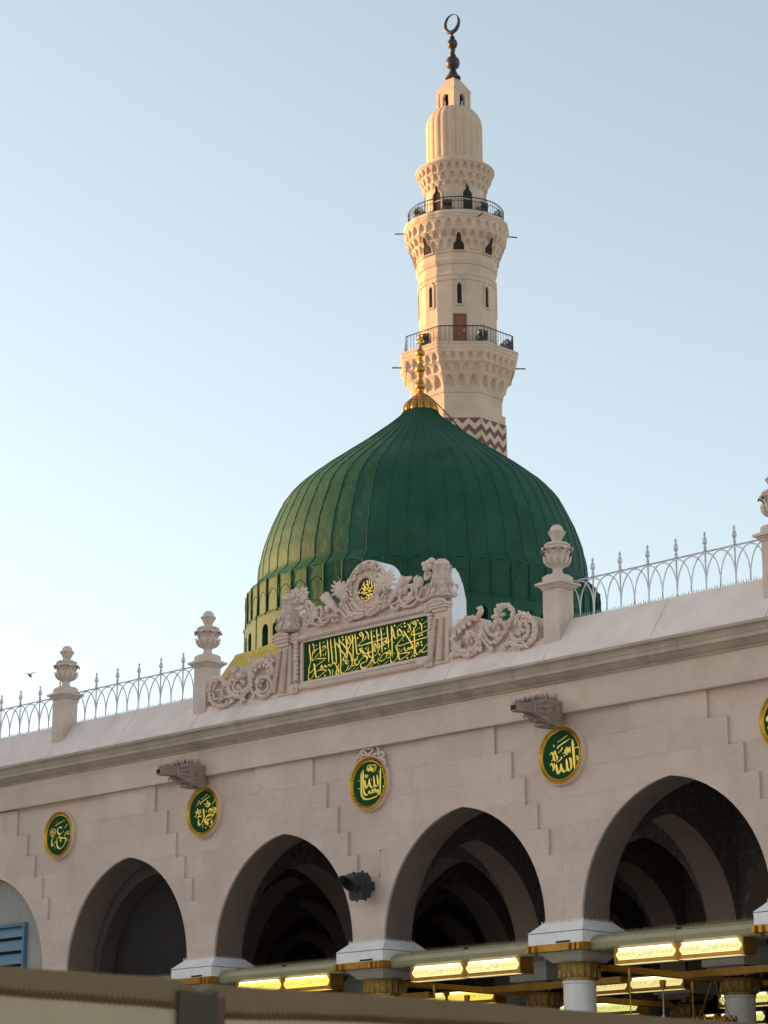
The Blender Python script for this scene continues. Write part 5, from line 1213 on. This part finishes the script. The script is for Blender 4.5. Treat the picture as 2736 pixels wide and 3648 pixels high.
m_ = MB(); m_.lathe([(.30, 56.74), (.40, 56.80), (.40, 56.88), (.34, 56.94), (.27, 57.0), (.17, 57.26), (.14, 57.30), (.16, 57.32), (.16, 57.35), (.20, 57.38), (.30, 57.46), (.36, 57.60), (.365, 57.72), (.33, 57.88), (.24, 58.0), (.15, 58.06), (.17, 58.10), (.18, 58.14), (.13, 58.2), (.11, 58.36), (.15, 58.42), (.15, 58.46), (.11, 58.50), (.13, 58.54), (.20, 58.58), (.258, 58.70), (.265, 58.82), (.23, 58.96), (.14, 59.06), (.10, 59.10), (.14, 59.14), (.14, 59.18), (.07, 59.26), (.05, 59.36)], n=40); fm = m_.build('finial', M['iron'], mn, smooth=40)
m_ = MB(); rows = []
for i in range(48):
    a = 2 * pi * i / 48
    ox, oz = .50 * sin(a), 59.92 - .56 * cos(a); ix, iz = .36 * sin(a), 60.02 - .44 * cos(a)
    cxm, czm = (ox + ix) / 2, (oz + iz) / 2; hw = hypot(ox - ix, oz - iz) / 2; ux, uz = (ox - ix), (oz - iz); L_ = hypot(ux, uz); ux /= L_; uz /= L_
    th = .045 + hw * .6
    rows.append([(cxm + ux * hw * cos(b), th * sin(b), czm + uz * hw * cos(b)) for b in [2 * pi * j / 10 for j in range(10)]])
rows.append(rows[0]); m_.grid(rows); m_.xf(Matrix.Translation((0, 0, 59.9)) @ Matrix.Rotation(RAD(-38), 4, 'Z') @ Matrix.Rotation(RAD(6), 4, 'Y') @ Matrix.Translation((0, 0, -59.9)))
m_.build('crescent', M['iron'], fm, smooth=60)
# balcony railings and drain pipes
def bal_rail(name, R, P, z0, z1, nb, mid=False):
    m_ = MB()
    N = 64 if P is P1 else 8; ph_ = 0 if P is P1 else V8
    ringp = lambda z: [(R * sin(ph_ + 2 * pi * i / N), -R * cos(ph_ + 2 * pi * i / N), z) for i in range(N)]
    m_.tube(ringp(z1), .028, 6, 1, (0, 0, 1), closed=True); m_.tube(ringp(z0 + .06), .018, 6, 1, (0, 0, 1), closed=True)
    if mid: m_.tube(ringp(z0 + (z1 - z0) * .68), .014, 6, 1, (0, 0, 1), closed=True)
    for i in range(nb):
        a = 2 * pi * i / nb; r_ = R * P(a); m_.tube([(r_ * sin(a), -r_ * cos(a), z0), (r_ * sin(a), -r_ * cos(a), z1)], .013, 5)
    if P is not P1:
        for i in range(8):
            a = V8 + i * pi / 4; m_.tube([(R * sin(a), -R * cos(a), z0 - .05), (R * sin(a), -R * cos(a), z1)], .03, 6)
    return m_.build(name, M['black'], mn)
bal_rail('lower_railing', 2.86, P8, 41.40, 42.26, 88)
bal_rail('upper_railing', 2.42, P1, 48.50, 49.20, 84, True)
def rod(z, a, r0, r1, dz=0):
    m_ = MB(); m_.tube([(r0 * sin(a), -r0 * cos(a), z), (r1 * sin(a), -r1 * cos(a), z + dz)], .035, 8); m_.build('drain_pipe', M['black'], mn, smooth=40)
for a in (-88, 92): rod(40.98, RAD(a), 2.6, 3.35)
for a, dz in ((-86, -.02), (94, -.05), (22, -.02)): rod(48.12, RAD(a), 2.4, 3.12, dz)

# floodlights standing on the balconies
def flood_src():
    r = empty('floodlight'); 
    m_ = MB(); m_.cbox((0, 0, .42), (.25, .15, .20), Matrix.Rotation(RAD(-35), 3, 'X')); m_.cbox((0, .16, .36), (.14, .10, .12), Matrix.Rotation(RAD(-35), 3, 'X'))
    for i in range(5): m_.cbox((-.2 + .1 * i, .15, .50), (.012, .07, .12), Matrix.Rotation(RAD(-35), 3, 'X'))
    m_.build('housing', M['flood'], r)
    m_ = MB(); R_ = Matrix.Rotation(RAD(-35), 3, 'X')
    m_.cbox(Vector((0, 0, .42)) + R_ @ Vector((0, -.154, 0)), (.23, .006, .18), R_); m_.build('front_glass', M['glass'], r)
    m_ = MB()
    m_.cbox(Vector((0, 0, .42)) + R_ @ Vector((0, -.22, .22)), (.27, .17, .008), Matrix.Rotation(RAD(-20), 3, 'X'))
    for s_ in (-1, 1): m_.cbox(Vector((s_ * .27, 0, .42)) + R_ @ Vector((0, -.18, .10)), (.008, .12, .12), R_)
    m_.build('visor', M['floodsteel'], r)
    m_ = MB()
    for s_ in (-1, 1):
        m_.tube([(s_ * .29, 0, .42), (s_ * .29, 0, .15), (s_ * .20, -.18, .0)], .016, 6); m_.tube([(s_ * .29, 0, .15), (s_ * .20, .18, .0)], .016, 6)
    m_.tube([(-.29, 0, .15), (.29, 0, .15)], .016, 6); m_.tube([(-.2, -.18, .015), (.2, -.18, .015)], .016, 6)
    m_.build('stand', M['black'], r)
    return r
bpy.context.view_layer.update()
MW = mn.matrix_world.copy()
fsrc = None
def put_flood(deg, r, z, face, sc, label):
    global fsrc
    if fsrc is None: fsrc = flood_src(); o = fsrc
    else: o = copy_tree(fsrc)
    a = RAD(deg); p = MW @ Vector((r * sin(a), -r * cos(a), z)); o.location = p
    o.rotation_euler = (0, 0, RAD(46.5 + face)); o.scale = (sc, sc, sc)
    tag(o, label, 'floodlight', 'floodlights on the minaret balconies')
put_flood(-46, 2.38, 41.405, -20, .95, 'floodlight behind the golden finial on the lower minaret balcony')
put_flood(25, 2.42, 41.405, 25, .95, 'floodlight right of the wooden door on the lower minaret balcony')
put_flood(72, 2.45, 41.405, 60, .95, 'floodlight at the far right corner of the lower minaret balcony')
put_flood(-15, 1.95, 48.505, -5, .9, 'floodlight left of the dark doorway on the upper minaret balcony')
put_flood(40, 1.95, 48.505, 35, .9, 'floodlight right of the dark doorway on the upper minaret balcony')
put_flood(-66, 2.05, 48.505, -60, .9, 'floodlight at the left end of the upper minaret balcony, sunlit')
put_flood(78, 2.1, 48.505, 70, .9, 'floodlight at the right end of the upper minaret balcony')

# ------------------------------------------------------------------ lamps, ducts and fittings of the arcade
def duct(k):
    r = empty('air_duct', (AX(k), 0, 5.05)); h = BAY / 2 - .56
    m_ = MB(); secs = []
    prof = [(-.055, .0), (-.085, .03), (-.095, .10), (-.075, .165), (-.03, .21), (.05, .235), (.30, .235), (.36, .2), (.38, .0)]
    def seg(x0, x1, sc=1.0):
        extr_x(m_, [(y, z * sc) for y, z in prof], x0, x1)
    seg(-h, -h + .30, .97); seg(-h + .305, .03); seg(.036, h)
    m_.build('duct_body', M['duct'], r)
    sp = MB(); x = -h + .32
    while x < h:
        hh = random.uniform(.028, .045); sp.add([(x - .014, .02, .232), (x + .014, .02, .232), (x, .0, .235 + hh), (x, .035, .232)], [(0, 1, 2), (1, 3, 2), (3, 0, 2)]); x += .047
    sp.build('spike_strip', M['duct'], r)
    m_ = MB(); m_.box(.04, .12, -.06, .0, .19, .215); m_.build('duct_hatch', M['dark'], r)
    return r
DL = {-2: 'grey green duct under the dark walled arch, mostly hidden by the canvas', -1: 'grey green duct with spikes under the third arch from the left', 0: 'grey green duct with spikes under the arch right of the wall mounted projector', 1: 'grey green duct with spikes under the big right arch', 2: 'grey green duct at the right edge of the photo'}
for k, l_ in DL.items(): tag(duct(k), l_, 'duct', 'ducts below the front arches')

def strip_light_src(mt):
    """one lit panel with its brass housing, 1.13 m long, origin at the middle of its front"""
    r = empty('strip_light')
    L_ = 1.09 / 2
    m_ = MB()
    pan = [(-L_ + .05, -.075), (L_ - .05, -.075), (L_ - .015, -.03), (L_, -.02), (L_, .02), (L_ - .015, .03), (L_ - .05, .075), (-L_ + .05, .075), (-L_ + .015, .03), (-L_, .02), (-L_, -.02), (-L_ + .015, -.03)]
    m_.box(-L_ - .035, L_ + .035, .012, .30, -.12, .115); m_.box(-L_ - .035, L_ + .035, -.02, .30, -.135, -.122); m_.box(-L_ - .035, -L_ - .012, -.006, .012, -.10, .10); m_.box(L_ + .012, L_ + .035, -.006, .012, -.10, .10)
    for sx in (-1, 1):
        for z in (-.07, .07): m_.ell((sx * (L_ + .0), .008, z), (.012, .01, .012), 6, 4)
    m_.build('housing', M['brass'], r)
    m_ = MB(); m_.prism(pan, -.004, .011); p = m_.build('lit_panel', mt, r)
    m_ = MB(); m_.tube([(-L_ + .06, -.012, .082), (L_ - .06, -.012, .082)], .011, 8); m_.build('lamp_tube', M['tubelight'], r, smooth=60)
    m_ = MB(); m_.box(-L_ + .02, L_ - .02, -.035, .10, -.1405, -.1365); m_.build('lower_lamp_strip', M['lampface'] if mt is not M['lampyellow'] else mt, r)
    t = MB()
    # the words allahu akbar in square script, read right to left
    Z0 = -.028; y = -.0055
    ln = lambda *pts: t.tube([(x, y, z) for x, z in pts], .0042, 4)
    ln((.135, Z0), (.135, .032)); ln((.115, .032), (.115, Z0), (.07, Z0), (.07, .0), (.045, .0), (.045, Z0), (.07, Z0)); ln((.095, .025), (.095, Z0)); ln((.08, .012), (.06, .012))
    ln((.022, Z0), (.022, .032)); ln((-.005, .012), (-.05, .026)); ln((-.005, .012), (-.005, Z0), (-.12, Z0)); ln((-.03, .0), (-.005, .0)); ln((-.07, Z0), (-.07, -.005)); ln((-.10, Z0), (-.10, -.005)); ln((-.12, -.01), (-.12, Z0), (-.145, Z0 - .02)); ln((-.085, Z0 - .02), (-.08, Z0 - .02))
    t.build('lettering', M['print'], p)
    q = MB()
    for sx in (-1, 1):
        for i in range(4):
            cx_ = sx * (.225 + .085 * i)
            q.tube([(cx_ + .027 * cos(a), y, -.004 + .03 * sin(a)) for a in [2 * pi * j / 12 for j in range(12)]], .004, 4, closed=True)
            q.ell((cx_, y, -.004), (.014, .003, .016), 6, 4)
            xx = cx_ - sx * .042; q.tube([(xx, y, -.035), (xx, y, .028)], .0035, 4); q.tube([(xx - .01, y, -.035), (xx + .01, y, -.035)], .004, 4); q.tube([(xx - .01, y, .028), (xx + .01, y, .028)], .004, 4)
    q.tube([(-L_ + .06, y, -.055), (L_ - .06, y, -.055)], .0035, 4)
    q.build('printed_rosettes', M['pattern'], p)
    return r
SRC = {}
def put_light(kind, x, y, z, label):
    if kind not in SRC: SRC[kind] = strip_light_src(M[kind]); o = SRC[kind]
    else: o = copy_tree(SRC[kind])
    o.location = (x, y, z); tag(o, label, 'strip light', 'lit script panels along the arcade'); return o
side = ('left', 'right')
where0 = {-1: ('lampyellow', 'yellow front strip light under the third arch from left, {} of the pair'), 0: ('lampface', 'pale front strip light under the arch right of projector, {} of the pair'), 1: ('lampface', 'pale front strip light under the big right arch, {} of the pair'), 2: ('lampface', 'pale front strip light beyond right edge, {} of the pair')}
for k, (kd, l_) in where0.items():
    for i in (0, 1): put_light(kd, AX(k) - .525 + 1.17 * i, -.065, 4.945, l_.format(side[i]))
where1 = {(1, -2): 'lampyellow', (1, -1): 'lampyellow', (1, 0): 'lampface', (1, 1): 'lampface', (2, -1): 'lampgreen', (2, 0): 'lampgreen', (2, 1): 'lampface', (3, -1): 'lampgreen', (3, 0): 'lampgreen'}
nm = {1: 'second', 2: 'third', 3: 'fourth'}; bn = {-2: 'dark walled', -1: 'third', 0: 'fourth', 1: 'big right'}
for (j, k), kd in where1.items():
    for i in (0, 1): put_light(kd, AX(k) - .525 + 1.17 * i, YR(j) - .33, 4.93, '{} strip light in {} row behind {} arch, {} of its pair'.format({'lampyellow': 'yellow', 'lampface': 'pale', 'lampgreen': 'greenish'}[kd], nm[j], bn[k], side[i]))
for k in range(-2, 3):
    m_ = MB(); m_.box(PX(k) - .09, PX(k) + .09, .86, YR(1) - .5, 4.84, 4.93); m_.build('brass_beam', M['brass'], hall)
    m_ = MB(); m_.box(PX(k) - .09, PX(k) + .09, YR(1) + .5, YR(2) - .5, 4.84, 4.93); m_.build('brass_beam', M['brass'], hall)
for k in range(-2, 2):
    m_ = MB(); m_.box(PX(k) + .6, PX(k + 1) - .6, 1.95, 2.11, 4.76, 4.86); m_.build('brass_beam', M['brass'], hall)
# ceiling fan, hanging rods, small chandelier
def fan(x, y, label):
    r = empty('ceiling_fan', (x, y, 4.76)); tag(r, label, 'ceiling fan', 'fans hanging in the arcade')
    m_ = MB(); m_.lathe([(.03, -.13), (.045, -.1), (.05, -.0)], n=14); m_.build('canopy', M['brass'], r, smooth=40)
    m_ = MB(); m_.tube([(0, 0, -.1), (0, 0, -.62)], .012, 8); m_.build('rod', M['steel'], r, smooth=40)
    m_ = MB(); m_.lathe([(.02, -.80), (.10, -.78), (.12, -.72), (.09, -.66), (.04, -.62), (.025, -.52)], n=18); m_.build('motor', M['steel'], r, smooth=40)
    for q in range(3):
        a = .5 + q * 2 * pi / 3; m_ = MB(); m_.cbox((.40, 0, 0), (.30, .065, .004), Matrix.Rotation(RAD(12), 3, 'X')); m_.xf(Matrix.Translation((0, 0, -.74)) @ Matrix.Rotation(a, 4, 'Z')); m_.build('blade', M['floodsteel'], r)
fx_, fz_ = onY(1736 + 1015 * .6094, 2300 + 1850 * .6094, 2.0); fan(fx_, 2.03, 'ceiling fan with pale blades hanging behind the big right arch')
fx2, _ = onY(1736 + 1195 * .6094, 2300 + 1880 * .6094, 3.0)
def pendant(x, y, z0, z1, label):
    r = empty('hanging_rod', (x, y, z1)); tag(r, label, 'hanging rod', 'brass rods hanging in the arcade')
    m_ = MB(); m_.lathe([(.028, -.10), (.032, 0)], n=12); m_.lathe([(.022, -.14), (.024, -.11)], n=12); m_.build('socket', M['brass'], r, smooth=40)
    m_ = MB(); m_.tube([(0, 0, -.1), (0, 0, z0 - z1)], .009, 6); m_.build('rod', M['brass'], r, smooth=40)
px1, _ = onY(1736 + 832 * .6094, 2300 + 1900 * .6094, .5); pendant(px1, .5, 3.7, 4.80, 'thin brass rod hanging below the left lit panel of the big right arch')
pendant(fx2, 3.0, 3.5, 4.80, 'thin brass rod hanging in front of the inner column seen through the right arch')
px3, _ = onY(800 + 1240 * .6028, 2500 + 1650 * .6028, .5); pendant(px3, .5, 3.7, 4.80, 'thin brass rod below the left lit panel of the arch right of the projector')
px4, _ = onY(800 + 1425 * .6028, 2500 + 1650 * .6028, 2.0); fan(px4, 2.03, 'ceiling fan mostly hidden behind the arch right of the projector')
ch = empty('chandelier', (fx2 + .1, 3.4, 4.2)); tag(ch, 'small brass ring chandelier hanging deep inside the right arch', 'chandelier')
m_ = MB(); m_.tube([(.34 * cos(a), .34 * sin(a), 0) for a in [2 * pi * i / 24 for i in range(24)]], .022, 6, closed=True); m_.tube([(.22 * cos(a), .22 * sin(a), .06) for a in [2 * pi * i / 20 for i in range(20)]], .014, 6, closed=True)
for i in range(4): m_.tube([(.34 * cos(i * pi / 2), .34 * sin(i * pi / 2), 0), (0, 0, .7)], .006, 4)
m_.build('ring', M['brass'], ch)
m_ = MB()
for i in range(14):
    a = 2 * pi * i / 14; m_.lathe([(.02, -.05), (.03, .0), (.02, .04), (.008, .06)], (.34 * cos(a), .34 * sin(a), .03), 8)
m_.build('glass_drops', M['gold'], ch, smooth=40)

# projector on the wall
dxp, dzp = onY(1200 + 470 * .13261, 3050 + 800 * .13261, -.42)
pj = empty('wall_projector', (dxp, 0, dzp)); tag(pj, 'slate grey hooded projector on a bracket between the two middle arches', 'projector')
RX = Matrix.Rotation(RAD(9), 4, 'X')
m_ = MB(); bodyp = [(-.15, .20), (-.12, .225), (.12, .225), (.15, .20), (.15, -.18), (.12, -.215), (-.11, -.215), (-.15, -.17)]
m_.prism(bodyp, -.42, -.30); m_.prism([(x * .92, z * .94) for x, z in bodyp], -.30, -.20); m_.prism([(x * .70, z * .62 + .02) for x, z in bodyp], -.20, -.13)
for x in (-.1, .1): m_.cbox((x, -.3, .232), (.012, .02, .014)); m_.cbox((x, -.3, -.222), (.012, .02, .014))
m_.fn(lambda x, y, z: tuple(Vector((0, -.3, 0)) + RX.to_3x3() @ (Vector((x, y, z)) - Vector((0, -.3, 0))))); m_.build('body', M['device'], pj)
m_ = MB(); rows = []
for rr, off in ((.125, 0), (.112, .004)):
    pass
nh = 28
def hoodrow(r, y_top, y_bot, z0=.06):
    return [(r * sin(2 * pi * i / nh), (y_top + (y_bot - y_top) * (1 - cos(2 * pi * i / nh)) / 2), z0 + r * cos(2 * pi * i / nh)) for i in range(nh)]
m_.grid([hoodrow(.140, -.42, -.42), hoodrow(.145, -.68, -.45), hoodrow(.134, -.68, -.45), hoodrow(.13, -.425, -.425)])
m_.fn(lambda x, y, z: tuple(Vector((0, -.3, 0)) + RX.to_3x3() @ (Vector((x, y, z)) - Vector((0, -.3, 0))))); m_.build('hood', M['device'], pj, smooth=40)
m_ = MB(); m_.add([(.129 * sin(2 * pi * i / nh), -.424, .06 + .129 * cos(2 * pi * i / nh)) for i in range(nh)], [tuple(range(nh))[::-1]])
m_.prism([(-.09, -.085), (-.045, -.10), (-.05, -.125), (-.09, -.12)], -.424, -.421); m_.prism([(.03, -.09), (.075, -.075), (.075, -.115), (.035, -.115)], -.424, -.421); m_.prism([(-.06, -.14), (.075, -.14), (.075, -.165), (-.05, -.165)], -.424, -.421)
m_.fn(lambda x, y, z: tuple(Vector((0, -.3, 0)) + RX.to_3x3() @ (Vector((x, y, z)) - Vector((0, -.3, 0))))); m_.build('lens', M['dark'], pj)
m_ = MB(); m_.box(-.04, .11, -.128, -.075, -.05, .08); m_.box(.02, .09, -.078, -.04, -.045, .0); m_.box(.0, .10, -.043, .0, -.06, .02); m_.build('bracket', M['black'], pj)
m_ = MB(); m_.tube([(.15, -.3, 0), (.172, -.3, 0)], .03, 10); m_.build('knob', M['black'], pj)
# conduit
cb = empty('wall_conduit', (-27.57, 0, 5.5)); tag(cb, 'thin vertical cable conduit on the pier beside the wall projector', 'conduit')
m_ = MB(); m_.tube([(0.0, -.022, .0), (0, -.022, 1.02)], .013, 6); m_.build('trunking', M['coping'], cb, smooth=40)
m_ = MB(); m_.tube(spline([(.0, -.02, 1.0), (.02, -.02, 1.06), (.035, -.02, 1.12), (.03, -.02, 1.25), (.028, -.018, 1.47)], 4), .008, 5); m_.tube(spline([(0, -.02, .98), (-.06, -.02, .96), (-.13, -.03, .92)], 4), .008, 5); m_.build('cable', M['iron'], cb, smooth=40)

# ------------------------------------------------------------------ canvas barrier close to the camera
XP = -7.0
def cl_(reg, x, y): return onX(reg[0] + x * reg[2], reg[1] + y * reg[2], XP)
R3 = (0, 3050, .48222); R5 = (500, 3200, .66305); R6 = (1600, 3150, .68475)
def panel(top, hem, label, y_end=None):
    T = [(p.x, p.y) for p in spline([(a, b, 0) for a, b in top], 8)]; H = [(p.x, p.y) for p in spline([(a, b, 0) for a, b in hem], 8)]
    r = empty('canvas_screen', (XP, T[0][0], 0)); tag(r, label, 'canvas screen', 'canvas barrier close to the camera')
    y0 = T[0][0]
    def sheet(A, B, x0, x1):
        m_ = MB(); n = len(A)
        wob = lambda y: .012 * sin(y * 7) + .006 * sin(y * 17)
        for xx in (x0, x1):
            m_.v += [(xx + wob(y), y - y0, z) for y, z in A] + [(xx + wob(y), y - y0, z) for y, z in B]
        o = 2 * n
        for i in range(n - 1):
            m_.f += [(i, i + 1, n + i + 1, n + i), (o + i, o + n + i, o + n + i + 1, o + i + 1), (i, o + i, o + i + 1, i + 1), (n + i, n + i + 1, o + n + i + 1, o + n + i)]
        m_.f += [(0, n, o + n, o), (n - 1, o + n - 1, o + 2 * n - 1, 2 * n - 1)]
        m_.mi = [0] * len(m_.f); m_.cur = 0
        return m_
    n = len(T); Hs = []
    for y, z in T:     # hem line sampled at the same y
        for (a, b), (c, d) in zip(H, H[1:]):
            if a <= y <= c: Hs.append((y, b + (d - b) * (y - a) / (c - a))); break
        else: Hs.append((y, (H[0][1] if y < H[0][0] else H[-1][1])))
    sheet(T, Hs, .004, -.008).build('hem', M['canvas'], r, smooth=40)
    sheet([(y, z + .012) for y, z in Hs], [(y, .25) for y, z in Hs], .003, -.003).build('cloth', M['cloth'], r, smooth=40)
    wob = lambda y: .012 * sin(y * 7) + .006 * sin(y * 17)
    m_ = MB(); pts = []; y = Hs[0][0]; k = 0
    while y < Hs[-1][0]:
        z = None
        for (a, b), (c, d) in zip(Hs, Hs[1:]):
            if a <= y <= c and c > a: z = b + (d - b) * (y - a) / (c - a)
        if z is not None: pts.append((.008 + wob(y), y - y0, z + (.028 if k % 2 else 0.0)))
        y += .0115; k += 1
    m_.tube(pts, .004, 4, 1, (1, 0, 0)); m_.build('zigzag_stitch', M['stitch'], r)
    return r
topL = [cl_(R3, -600, 762), cl_(R3, 0, 812), cl_(R3, 640, 858), cl_(R3, 1180, 898), cl_(R3, 1290, 915), cl_(R3, 1400, 962), cl_(R3, 1490, 1002)]
hemL = [cl_(R3, -600, 985), cl_(R3, 0, 1030), cl_(R3, 640, 1078), cl_(R3, 1280, 1135), cl_(R3, 1490, 1155)]
panel(topL, hemL, 'left canvas screen with brown hem and zigzag stitching, lower left corner of the photo')
topR = [cl_(R5, 335, 497), cl_(R5, 385, 470), cl_(R5, 430, 466), cl_(R5, 700, 485), cl_(R5, 1200, 517), cl_(R5, 1659, 546), cl_(R6, 800, 668), cl_(R6, 1659, 730), cl_(R6, 2600, 800)]
hemR = [cl_(R5, 335, 645), cl_(R5, 430, 650), cl_(R5, 1000, 662), cl_(R5, 1659, 690), cl_(R6, 1659, 840), cl_(R6, 2600, 905)]
panel(topR, hemR, 'right canvas screen with brown hem in front of the columns, sloping down to the right')
# dark strap and pole between the two canvases
ya, za = cl_(R3, 1300, 960); yb, zb = cl_(R3, 1560, 1000)
ps = empty('barrier_post', (XP, (ya + yb) / 2, 0)); tag(ps, 'dark strap wrapped post between the two canvas screens', 'post')
ym_ = (ya + yb) / 2; sp_ = [cl_(R3, 1290, 990), cl_(R3, 1400, 1005), cl_(R3, 1490, 1028), cl_(R3, 1530, 1018), cl_(R3, 1570, 1000)]
sp_ = [(a - ym_, b) for a, b in sp_]; poly = sp_ + [(sp_[-1][0], .2), (sp_[0][0], .2)]
m_ = MB(); n_ = len(poly); m_.add([(.018, y, z) for y, z in poly] + [(.030, y, z) for y, z in poly], [tuple(range(n_)), tuple(range(2 * n_ - 1, n_ - 1, -1))] + [(i, n_ + i, n_ + (i + 1) % n_, (i + 1) % n_) for i in range(n_)]); m_.build('strap', M['strap'], ps)
m_ = MB(); m_.lathe([(.03, 0), (.03, za - .10), (.0, za - .09)], (-.05, 0, 0), 16, capt=False); m_.build('pole', M['black'], ps, smooth=40)
m_ = MB(); m_.box(.018, .026, yb - (ya + yb) / 2 + .004, yb - (ya + yb) / 2 + .05, .2, za - .035); m_.build('binding', M['binding'], ps)

# a bird far off in the sky
bd_ = ray(106, 2406); tb = 70.0
bird = empty('flying_bird', (bd_[0] * tb, CAMY + bd_[1] * tb, CAMZ + bd_[2] * tb), RAD(20)); tag(bird, 'tiny dark bird flying in the pale sky at far left', 'bird')
m_ = MB(); m_.lathe([(.002, -.13), (.02, -.09), (.035, -.02), (.03, .05), (.018, .08), (.002, .11)], n=10); m_.xf(Matrix.Rotation(RAD(70), 4, 'X'))
for s_ in (-1, 1):
    m_.add([(0, -.03, .01), (0, .04, .01), (s_ * .10, .03, .07), (s_ * .23, .08, .09), (s_ * .11, -.03, .07)], [(0, 1, 2, 4), (4, 2, 3)])
    m_.add([(0, -.03, .004), (0, .04, .004), (s_ * .10, .03, .064), (s_ * .23, .08, .088), (s_ * .11, -.03, .064)], [(4, 2, 1, 0), (3, 2, 4)])
m_.build('body', M['bird'], bird)

# unseen block added at the left to keep low sun off the facade
wg = empty('sun_blocker', (-72, -35, 0)); tag(wg, 'plain tall block added out of view on the left to shade the facade', 'sun blocker')
m_ = MB(); m_.box(-7, 7, -34, 31.5, 0, 19.5); m_.build('walls', M['wallY'], wg)
m_ = MB(); m_.box(-7.3, 7.3, -34.3, 31.8, 19.51, 19.9); m_.build('cornice', M['coping'], wg)

# ------------------------------------------------------------------ light, sky, camera
SUN_EL = RAD(7.0); ALPHA = RAD(22)
ang = ALPHA; lx, ly = -.7009, -.7133; fx0, fy0 = -.7133, .7009
sxn, syn = lx * cos(ang) + fx0 * sin(ang), ly * cos(ang) + fy0 * sin(ang)
sdir = Vector((sxn * cos(SUN_EL), syn * cos(SUN_EL), sin(SUN_EL)))
sl = bpy.data.lights.new('sun', 'SUN'); sl.energy = 3.7; sl.angle = RAD(0.55); sl.color = (1.0, .48, .09)
so_ = bpy.data.objects.new('sun', sl); COL.objects.link(so_); so_.rotation_euler = (-sdir).to_track_quat('-Z', 'Y').to_euler()
W = bpy.data.worlds.new('World'); S.world = W; W.use_nodes = True
nt = W.node_tree; bgn = nt.nodes['Background']
sk = nt.nodes.new('ShaderNodeTexSky'); sk.sky_type = 'NISHITA'; sk.sun_disc = False
sk.sun_elevation = SUN_EL; sk.sun_rotation = atan2(sxn, syn)
sk.air_density = 1.0; sk.dust_density = 1.6; sk.ozone_density = 1.5; sk.altitude = 600
hs = nt.nodes.new('ShaderNodeHueSaturation'); hs.inputs['Saturation'].default_value = 0.48; hs.inputs['Hue'].default_value = 0.486
nt.links.new(sk.outputs['Color'], hs.inputs['Color']); nt.links.new(hs.outputs['Color'], bgn.inputs['Color']); bgn.inputs['Strength'].default_value = 0.15
cam = bpy.data.cameras.new('camera'); co = bpy.data.objects.new('camera', cam); COL.objects.link(co)
co.location = (0, CAMY, CAMZ); co.rotation_euler = (pi / 2 + TH, 0, AZ)
cam.sensor_fit = 'VERTICAL'; cam.sensor_height = 36; cam.sensor_width = 27; cam.lens = FPX / 3648 * 36
cam.clip_start = .1; cam.clip_end = 3000
cam.dof.use_dof = True; cam.dof.focus_distance = 46; cam.dof.aperture_fstop = 5.0
S.camera = co
S.view_settings.view_transform = 'Standard'; S.view_settings.look = 'None'; S.view_settings.gamma = 1; S.view_settings.exposure = 1.42
S.cycles.max_bounces = 6; S.cycles.diffuse_bounces = 4
